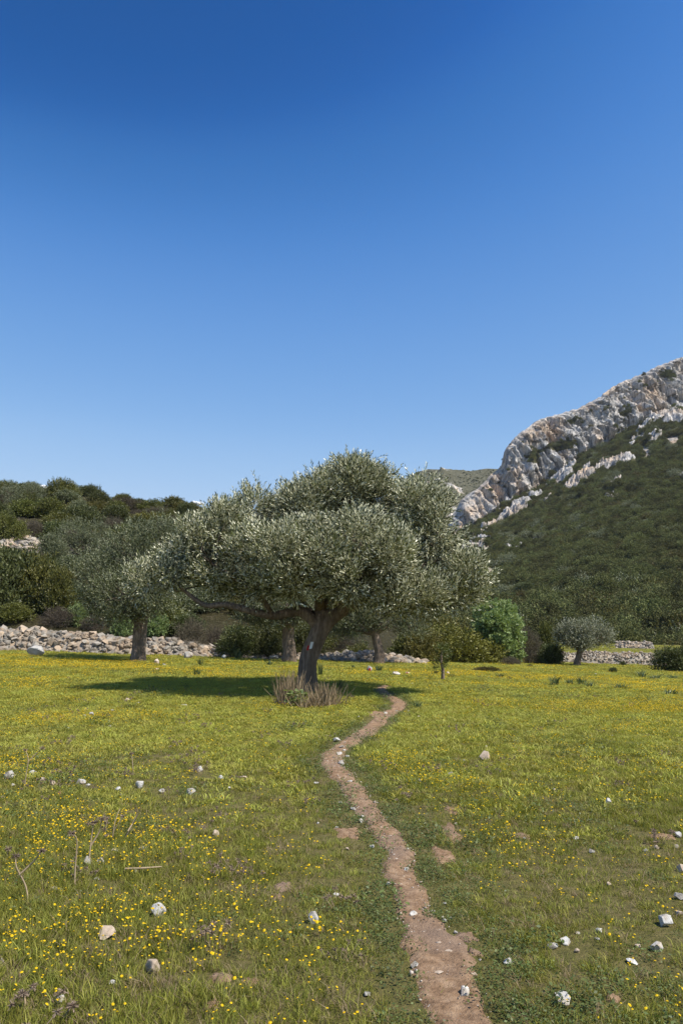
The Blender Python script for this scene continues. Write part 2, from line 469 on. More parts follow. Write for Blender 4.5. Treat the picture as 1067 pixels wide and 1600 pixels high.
def mountain_mat(name, veg, stops, scale=0.06):
    """limestone crag and thin stony turf, told apart by the mesh's own 'rock' attribute"""
    m, nt, out = new_mat(name)
    tc = N(nt, 'ShaderNodeTexCoord')
    mp = N(nt, 'ShaderNodeMapping'); mp.inputs['Scale'].default_value = (1, 1, 0.30)
    nt.links.new(tc.outputs['Object'], mp.inputs[0])
    n1 = N(nt, 'ShaderNodeTexNoise', Scale=scale * 4, Detail=9.0, Roughness=0.68); nt.links.new(mp.outputs[0], n1.inputs['Vector'])
    rock = ramp(nt, n1.outputs[0], stops).outputs[0]
    n2 = N(nt, 'ShaderNodeTexNoise', Scale=scale, Detail=5.0, Roughness=0.6); nt.links.new(mp.outputs[0], n2.inputs['Vector'])
    r2 = ramp(nt, n2.outputs[0], [(0.48, (0, 0, 0)), (0.64, (0.8, 0.8, 0.8))])
    rock = mixc(nt, r2.outputs[0], rock, (0.66, 0.49, 0.335))
    for vs_, lo, amt in ((scale * 4.5, .09, .60), (scale * 13, .11, .42)):
        wp = N(nt, 'ShaderNodeMix'); wp.data_type = 'RGBA'; wp.inputs[0].default_value = 0.06 / (scale * 4)
        vo = N(nt, 'ShaderNodeTexVoronoi', Scale=vs_); vo.feature = 'DISTANCE_TO_EDGE'
        ad_ = N(nt, 'ShaderNodeVectorMath', operation='MULTIPLY_ADD'); ad_.inputs[1].default_value = (5.0,) * 3
        nt.links.new(n1.outputs[1], ad_.inputs[0]); nt.links.new(mp.outputs[0], ad_.inputs[2])
        nt.links.new(ad_.outputs[0], vo.inputs['Vector'])
        rr_ = ramp(nt, vo.outputs['Distance'], [(0.0, (1 - amt,) * 3), (lo, (1, 1, 1))])
        rock = mixc(nt, 1.0, rock, rr_.outputs[0], 'MULTIPLY')
        nt.nodes.remove(wp)
    n4 = N(nt, 'ShaderNodeTexNoise', Scale=scale * 9, Detail=6.0, Roughness=0.7); nt.links.new(tc.outputs['Object'], n4.inputs['Vector'])
    vg = ramp(nt, n4.outputs[0], [(0.3, veg[0]), (0.55, veg[1]), (0.72, veg[2])]).outputs[0]
    at = N(nt, 'ShaderNodeAttribute', attribute_name='rock')
    ad = N(nt, 'ShaderNodeMath', operation='ADD')
    sb = N(nt, 'ShaderNodeMath', operation='MULTIPLY_ADD'); sb.inputs[1].default_value = 0.3; sb.inputs[2].default_value = -0.15
    nt.links.new(n4.outputs[0], sb.inputs[0]); nt.links.new(sb.outputs[0], ad.inputs[0]); nt.links.new(at.outputs['Fac'], ad.inputs[1])
    rr = ramp(nt, ad.outputs[0], [(0.42, (0, 0, 0)), (0.55, (1, 1, 1))])
    c = mixc(nt, rr.outputs[0], vg, rock)
    p = N(nt, 'ShaderNodeBsdfPrincipled', Roughness=0.95); p.inputs['Specular IOR Level'].default_value = 0.1
    nt.links.new(c, p.inputs['Base Color'])
    n3 = N(nt, 'ShaderNodeTexNoise', Scale=scale * 14, Detail=9.0, Roughness=0.75); nt.links.new(mp.outputs[0], n3.inputs['Vector'])
    b = N(nt, 'ShaderNodeBump', Strength=1.0, Distance=0.9)
    nt.links.new(n3.outputs[0], b.inputs['Height']); nt.links.new(b.outputs[0], p.inputs['Normal'])
    nt.links.new(p.outputs[0], out.inputs[0])
    return m
ROCK = [(0.32, (0.16, 0.158, 0.155)), (0.44, (0.47, 0.455, 0.43)), (0.60, (0.72, 0.69, 0.645))]
M['mountain'] = mountain_mat('mountain_side', [(0.065, 0.068, 0.026), (0.105, 0.10, 0.045), (0.20, 0.175, 0.11)], ROCK)
M['far_hill'] = mountain_mat('far_hill_side', [(0.06, 0.062, 0.035), (0.105, 0.10, 0.06), (0.27, 0.245, 0.19)], ROCK, scale=0.035)
M['hill'] = mountain_mat('hill_side', [(0.06, 0.055, 0.022), (0.12, 0.105, 0.05), (0.24, 0.20, 0.13)], ROCK, scale=0.35)

# ------------------------------------------------------------------ the meadow, the path, bare earth
def sym(n, lim, k):
    t = np.linspace(-1, 1, n); return np.sinh(t * k) / math.sinh(k) * lim
gx = sym(211, 2600, 7.5)
gy = np.concatenate([np.linspace(-30, 1, 12), np.geomspace(1.6, 42, 170)[:-1], np.geomspace(42, 3200, 60)])
GX, GY = np.meshgrid(gx, gy)
GZ = G(GX, GY)
# farther out the ground drops gently away from the hills
V = np.stack([GX, GY, GZ], -1).reshape(-1, 3)
add('meadow_ground', make_mesh('meadow_ground', V, grid_faces(len(gy), len(gx)), smooth=True), M['meadow'], kind='structure')

PATH_PX = [(1700, 690, 800), (1640, 684, 780), (1600, 672, 766), (1566, 655, 760), (1532, 645, 744), (1500, 634, 736), (1478, 629, 722), (1455, 628, 702), (1431, 624, 683), (1405, 617, 668),
           (1378, 609, 659), (1335, 596, 643), (1293, 575, 614), (1255, 550, 585), (1218, 519, 558), (1200, 505, 540), (1186, 500, 534), (1168, 517, 548),
           (1144, 556, 590), (1122, 586, 608), (1105, 612, 634), (1098, 614, 634), (1090, 600, 622), (1084, 591, 610), (1078, 588, 601), (1071, 596, 606)]
pl = [hit(l, py) for py, l, r in PATH_PX]; pr = [hit(r, py) for py, l, r in PATH_PX]
PY = np.array([p[1] for p in pl]); PL = np.array([p[0] for p in pl]); PR = np.array([p[0] for p in pr])
def path_edges(y):
    l = np.interp(y, PY, PL); r = np.interp(y, PY, PR)
    j = 0.05 * perlin(np.asarray(y) * 2.2, 3.3, 0.5) + 0.035 * perlin(np.asarray(y) * 7, 1.3, 0.5)
    k = 0.05 * perlin(np.asarray(y) * 2.0, 8.3, 0.9) + 0.035 * perlin(np.asarray(y) * 7, 6.3, 0.9)
    return l + j, r + k
def off_path(x, y):
    """signed distance outside the path, across it"""
    l, r = path_edges(y)
    d = np.maximum(l - x, x - r)
    return np.where((y > PY[0]) & (y < PY[-1]), d, 9.0)
ys = np.geomspace(PY[0] + .01, PY[-1] - .01, 700)
l, r = path_edges(ys); l = l - .03; r = r + .03
tcol = np.linspace(0, 1, 15)
PX_ = l[:, None] + (r - l)[:, None] * tcol; PY_ = np.repeat(ys[:, None], 15, 1)
edge_ = np.minimum(tcol, 1 - tcol)[None] * (r - l)[:, None]
PZ_ = G(PX_, PY_) - 0.014 + 0.030 * sstep(0, .07, edge_) + (0.016 * perlin(PX_ * 5, PY_ * 5, 1.0) + .012 * perlin(PX_ * 13, PY_ * 11, 3.0)) * sstep(0, .1, edge_) + 0.010 * perlin(PX_ * 14, PY_ * 14, 2.0) * sstep(.12, .0, edge_)
add('path', make_mesh('path', np.stack([PX_, PY_, PZ_], -1).reshape(-1, 3), grid_faces(700, 15), smooth=True), M['path'], kind='structure')

BARE = [(705, 1302, 15, 18), (692, 1336, 24, 14), (706, 1266, 12, 9), (443, 1386, 17, 9), (432, 1403, 11, 7), (345, 1528, 20, 10), (388, 1535, 16, 8), (335, 1571, 15, 9),
        (545, 1302, 26, 12), (728, 1465, 20, 10), (742, 1490, 12, 8), (815, 1306, 16, 7), (1035, 1308, 24, 6), (590, 1116, 22, 7), (720, 1190, 8, 22), (665, 1118, 20, 4), (957, 1562, 12, 8)]
bare_w = []
for px, py, a, b in BARE:
    x, y, z = hit(px, py); _, y2, _ = hit(px, py - b)
    bare_w.append((x, y, a * y / FPX, max(abs(y2 - y), 0.05)))
    th = np.linspace(0, 2 * np.pi, 40, endpoint=False)
    rr = .9 + 0.6 * perlin(np.cos(th) * 1.7 + px, np.sin(th) * 1.7, py) + 0.3 * perlin(np.cos(th) * 5 + px, np.sin(th) * 5, py)
    rings = np.array([0.02, 0.35, 0.7, 1.0])
    X = x + (rings[:, None] * rr * np.cos(th)) * bare_w[-1][2]; Y = y + (rings[:, None] * rr * np.sin(th)) * bare_w[-1][3]
    Z = G(X, Y) + np.array([.012, .012, .008, -.012])[:, None] + .006 * perlin(X * 12, Y * 12, 1.)
    i = np.arange(3)[:, None] * 40 + np.arange(40)[None]; j = np.arange(3)[:, None] * 40 + (np.arange(40)[None] + 1) % 40
    F = np.stack([i, j, j + 40, i + 40], -1).reshape(-1, 4)
    add('ground_patch', make_mesh('ground_patch', np.stack([X, Y, Z], -1).reshape(-1, 3), F, smooth=True), M['path'], kind='structure')
def bare(x, y):
    b = np.full(np.shape(x), 9.0)
    for cx, cy, a, c in bare_w:
        b = np.minimum(b, np.hypot((x - cx) / a, (y - cy) / c))
    return b

# ------------------------------------------------------------------ left hillside
hx = np.linspace(-95, 30, 160); hy = np.concatenate([np.linspace(40, 70, 55)[:-1], np.linspace(70, 190, 60)])
HX, HY = np.meshgrid(hx, hy)
HZ = Hh(HX, HY)
rk = 0.30 + 0.35 * fbm(HX * 0.08, HY * 0.08, 3.0, 3)
x0, y0, z0 = hit(28, 850, Hh, 44, 200)
rk = rk + 0.8 * np.exp(-((HX - x0) / 3.5) ** 2 - ((HY - y0) / 4.0) ** 2)
add('hill', make_mesh('hill', np.stack([HX, HY, HZ], -1).reshape(-1, 3), grid_faces(len(hy), len(hx)), smooth=True, attr={'rock': rk.ravel()}), M['hill'], kind='structure')

# ------------------------------------------------------------------ mountain on the right
def ctrl(lst):
    a = np.array([[*ray(px, py)] for px, py in lst]); return a[:, 0], a[:, 1]
top_a, top_e = ctrl([(480, 1005), (560, 985), (610, 945), (650, 900), (690, 838), (708, 803), (722, 779), (745, 763), (765, 744), (782, 729), (788, 702), (803, 683), (838, 657), (860, 650),
                     (900, 639), (935, 621), (965, 599), (1000, 585), (1030, 571), (1067, 557), (1150, 528), (1300, 490), (1700, 470)])
bas_a, bas_e = ctrl([(480, 1010), (560, 990), (610, 955), (650, 920), (690, 868), (708, 846), (735, 828), (764, 810), (800, 790), (834, 770), (870, 748), (910, 716), (968, 684), (1017, 658),
                     (1067, 640), (1150, 612), (1300, 575), (1700, 560)])
NA, NS, NCL, NB = 460, 230, 175, 12
ua = np.concatenate([np.linspace(-0.05, 0.12, 40)[:-1], np.linspace(0.12, 0.47, 361), np.linspace(0.47, 1.0, 61)[1:]])
NA = len(ua)
te = np.interp(ua, top_a, top_e); be = np.interp(ua, bas_a, bas_e)
yb = np.interp(ua, [0, 0.15, 0.45, 1.0], [425, 432, 468, 520]) + 10 * perlin(ua * 22, 1.2, 0.3)
xb = ua * yb; zb = EYE + be * yb
yt = yb + 26; zt = EYE + te * yt
zt = zt + 0.9 * perlin(ua * 150, 5.1, 0.3) + 0.5 * perlin(ua * 420, 2.1, 0.3)
yf = 92.0
rows = []; rockr = []
for i in range(NS):                                   # scrub slope
    s = i / (NS - 1)
    y = yf + (yb - yf) * s
    x = ua * y
    z = -3.2 + (zb + 3.2) * (0.25 * s + 0.75 * s ** 1.55)
    z = z + (2.6 * fbm(x * 0.018, y * 0.018, 4.4, 4) + 0.5 * fbm(x * 0.1, y * 0.1, 1.4, 3)) * math.sin(math.pi * min(1, s * 1.02)) ** 0.5
    # outcrops that crowd together under the crag
    q = fbm(x * 0.045 + 3, y * 0.030, 8.8, 3)
    q2 = fbm(x * 0.12 + 9, y * 0.09, 2.8, 3)
    o = sstep(0.10, 0.34, q + 0.45 * q2 + 0.24 * sstep(0.72, 1.0, s) - 0.20 * sstep(0.75, 0.35, s) - .04)
    bb, ee = blocks(x / 4.0, y / 9.0, 0 * x, 7); bc, ec = blocks(x / 1.7, y / 4.0, 0 * x, 2)
    z = z + o * (1.2 + 3.2 * s) * (0.55 + .25 * bb + .7 * (fbm(x * .22, y * .07, 3.3, 3, True) - .2) + .55 * fbm(x * .7, y * .35, 1.3, 2, True))
    rows.append(np.stack([x, y - o * 2.0 * (1 + .6 * bb), z], -1)); rockr.append(o * 0.85 + 0.0 * x)
_cr = np.random.default_rng(15)
CLEFT = [(c_ + _cr.uniform(-2, 2), _cr.uniform(.5, 1.5), _cr.uniform(2.0, 6)) for c_ in np.arange(60, 330, 6.5)]
for i in range(1, NCL):                               # crag
    s = i / (NCL - 1)
    y = yb + (yt - yb) * s ** 1.2
    x = ua * y
    z = zb + (zt - zb) * s
    zz = z * 0.5
    big = fbm(x * 0.050, zz * 0.018, 1.1, 2, True)
    wx_ = x + .35 * z + .8 * perlin(x * .3, z * .2, 4.); wz_ = z + 2.0 * perlin(x * .1 + 9, z * .1, 4.)
    b1, e1 = blocks(wx_ / 7.5, 0.0 * x, wz_ / 26.0, 3)
    b2, e2 = blocks(wx_ / 3.0, 0.0 * x, wz_ / 8.5, 8)
    b3, e3 = blocks(wx_ / 1.3, 0.0 * x, wz_ / 3.2, 5)
    fin = fbm(x * 0.55, zz * 0.40, 3.1, 3)
    env = max(0.0, min(1.0, s / 0.16)) * max(0.0, min(1.0, (1 - s) / 0.10))
    hgt = np.clip((zt - zb) / 30.0, 0.1, 1.2)
    sk = x + .18 * z + 1.6 * perlin(x * .10, z * .07, 4.)
    r1 = fbm(sk * .15, z * .022, 7.7, 3, True)
    r2 = fbm(sk * .38 + 5, z * .055, 3.7, 2, True)
    r3 = fbm(sk * .75 + 2, z * .16, 1.7, 1, True)
    push = env * hgt * (5.0 * (big - 0.2) + 2.6 * b1 + 2.6 * b2 + 0.9 * b3 + 4.4 * (r1 - .2) + 2.4 * (r2 - .2) + 1.0 * (r3 - .2))
    sx_ = x + .30 * z + 1.5 * perlin(z * .12, x * .05, 2.)
    for c_, w_, d_ in CLEFT:
        push = push - env * hgt * d_ * np.exp(-np.abs((sx_ - c_) / w_)) * (.6 + .8 * perlin(z * .06, c_, 1.))
    led = fbm(x * 0.05 + 7, z * 0.09, 9.1, 3)
    rows.append(np.stack([x + 0.1 * push, y - push, z + env * .4 * fin], -1))
    rockr.append(np.clip(0.95 - 1.3 * sstep(0.16, 0.45, led) * sstep(0.95, 0.6, s), 0, 1) + 0 * x)
for i in range(1, NB + 1):                            # back of the ridge
    s = i / NB
    y = yt + 260 * s ** 1.5
    x = ua * yt + 0.15 * (y - yt)
    z = zt - (3 * s + 70 * s ** 2) + 1.0 * fbm(x * 0.05, y * 0.05, 2, 3) * min(1, s * 5)
    rows.append(np.stack([x, y, z], -1)); rockr.append(0.3 + 0 * x)
MT = np.array(rows); RK = np.array(rockr)
# bare slabs and stony tracks on the scrub slope
def pix(P):
    d = P - np.array([0, 0, EYE]); f = d[..., 1] * math.cos(PITCH) + d[..., 2] * math.sin(PITCH); u = -d[..., 1] * math.sin(PITCH) + d[..., 2] * math.cos(PITCH)
    return 533.5 + FPX * d[..., 0] / f, 800 - FPX * u / f
MPX, MPY = pix(MT)
for px, py, a, b, rot in [(768, 902, 19, 7, 25), (748, 912, 10, 4, 20), (768, 852, 13, 3.5, 38), (752, 862, 8, 2.5, 38), (790, 818, 12, 3, 30), (838, 826, 12, 2, 38), (832, 800, 8, 4, 30), (862, 905, 3, 8, 10), (905, 882, 14, 2.5, 15),
                          (912, 815, 10, 5, 20), (960, 775, 8, 5, 10), (1000, 858, 12, 3, 20), (1030, 855, 8, 3, 0), (1040, 770, 14, 4, 10), (985, 775, 10, 4, 15), (940, 800, 6, 3, 0), (1050, 690, 16, 10, 30), (1010, 705, 8, 12, 70), (960, 728, 18, 9, 35), (905, 752, 18, 10, 40), (985, 690, 10, 5, 0)]:
    c, si = math.cos(math.radians(rot)), math.sin(math.radians(rot)); dx, dy = MPX - px, MPY - py
    q = np.hypot((dx * c - dy * si) / a, (dx * si + dy * c) / b) + .9 * fbm(MT[..., 0] * .3, MT[..., 1] * .2, 2., 3)
    RK = np.maximum(RK, sstep(1.15, .75, q))
V = MT.reshape(-1, 3)
add('mountain', make_mesh('mountain', V, grid_faces(len(MT), NA), attr={'rock': RK.ravel()}), M['mountain'], kind='structure')

# far hill behind the crag
fa, fe = ctrl([(300, 985), (470, 900), (560, 820), (600, 780), (630, 750), (650, 738), (668, 733), (700, 734), (735, 736), (760, 732), (800, 734), (900, 760), (1100, 800)])
ufa = np.linspace(-0.2, 0.5, 220)
fte = np.interp(ufa, fa, fe)
rows = []; rk = []
for i in range(130):
    s = i / 129
    y = np.full_like(ufa, 560 + 420 * s)
    x = ufa * y
    ztop = EYE + fte * 980
    z = -5 + (ztop + 5) * s ** (1.15) + (5 * fbm(x * 0.012, y * 0.012, 6, 4) + 1.3 * fbm(x * 0.08, y * 0.08, 2, 3)) * math.sin(math.pi * s) ** 0.6
    q = fbm(x * 0.02, y * 0.02, 3.3, 4)
    o = sstep(0.0, 0.35, q + 0.5 * np.exp(-((ufa - 0.115) / 0.045) ** 2) * sstep(0.98, 0.8, s) - 0.10)
    bb, ee = blocks(x / 9.0, y / 16.0, 0 * x, 7)
    rows.append(np.stack([x, y - 8 * o * bb, z + o * 7.0 * (.5 + bb)], -1)); rk.append(o * .8)
for i in range(1, 8):
    y = 980 + 60 * i
    rows.append(np.stack([ufa * 980, np.full_like(ufa, y), EYE + fte * 980 - 1.5 * i * i], -1)); rk.append(0.2 + 0 * ufa)
FH = np.array(rows); FK = np.array(rk)
add('far_hill', make_mesh('far_hill', FH.reshape(-1, 3), grid_faces(len(FH), len(ufa)), attr={'rock': FK.ravel()}), M['far_hill'], kind='structure')

# terrace field held up by the far right wall
tx = np.linspace(14, 60, 60); ty = np.linspace(53.2, 100, 40)
TX, TY = np.meshgrid(tx, ty)
TZ = 0.02 + 0.012 * (TY - 53) + 0.1 * perlin(TX * .2, TY * .2, 3) - 0.03 * np.clip(TX - 18, 0, 60)
TZ[0] -= 0.6
add('terrace_ground', make_mesh('terrace_ground', np.stack([TX, TY, TZ], -1).reshape(-1, 3), grid_faces(40, 60), smooth=True), M['meadow'], kind='structure')

# ------------------------------------------------------------------ stones
def stone_mesh(name, seed, npts=14, flat=0.7, detail=0):
    r = np.random.default_rng(seed)
    bm = bmesh.new()
    P = unit(r.normal(size=(npts, 3))) * r.uniform(.75, 1.05, (npts, 1)) * np.array([1, r.uniform(.65, .9), flat]) * .5
    for p in P: bm.verts.new(p)
    res = bmesh.ops.convex_hull(bm, input=list(bm.verts))
    bmesh.ops.delete(bm, geom=[g for g in res['geom_interior'] if isinstance(g, bmesh.types.BMVert)], context='VERTS')
    if detail:
        bmesh.ops.bevel(bm, geom=list(bm.edges), offset=0.035, segments=1, affect='EDGES', clamp_overlap=True)
        bmesh.ops.triangulate(bm, faces=list(bm.faces))
        bmesh.ops.subdivide_edges(bm, edges=list(bm.edges), cuts=1, use_grid_fill=True)
        co = np.array([v.co for v in bm.verts])
        dn = 0.022 * fbm(co[:, 0] * 4 + seed, co[:, 1] * 4, co[:, 2] * 4, 3) + 0.006 * perlin(co[:, 0] * 14, co[:, 1] * 14 + seed, co[:, 2] * 14)
        for v, k in zip(bm.verts, dn): v.co *= 1 + 2 * k
    me = bpy.data.meshes.new(name); bm.to_mesh(me); bm.free()
    return me
STONE = {c: [stone_mesh('%s_stone' % c, 50 + i, 15, [.75, .6, .85, .5, .7, .65][i], 1) for i in range(6)] for c in ('w', 't', 'r')}
for c, mm in (('w', 'limestone'), ('t', 'tan_stone'), ('r', 'rust_stone')):
    for me in STONE[c]: me.materials.append(M[mm])
_si = 0
STONE_W = []                       # x, y, radius of every loose stone
def stone(px, py, w, label, c='w', h=0.75, group=None, name='stone', sink=0.25):
    """a loose stone: photo pixel of its foot, width in photo pixels"""
    global _si
    r = random.Random(px * 7 + py)
    x, y, z = grd(px, py + w * 0.30)
    size = w * 1.16 * math.hypot(y, EYE) / FPX
    o = bpy.data.objects.new(name, STONE[c][_si % 6]); _si += 1
    COL.objects.link(o)
    o.location = (x, y, z + size * h * (0.5 - sink))
    o.rotation_euler = (r.uniform(-.25, .25), r.uniform(-.25, .25), r.uniform(0, 6.28))
    o.scale = (size, size * r.uniform(.95, 1.15), size * h / 0.68)
    tag(o, label, 'stone', group)
    STONE_W.append((x, y, size * .5))
    return o
G1 = 'white stones strewn in the left meadow'
G2 = 'stones lying on and beside the path'
G3 = 'stones in the right meadow'
G4 = 'small pale stones in front of the olive shadow'
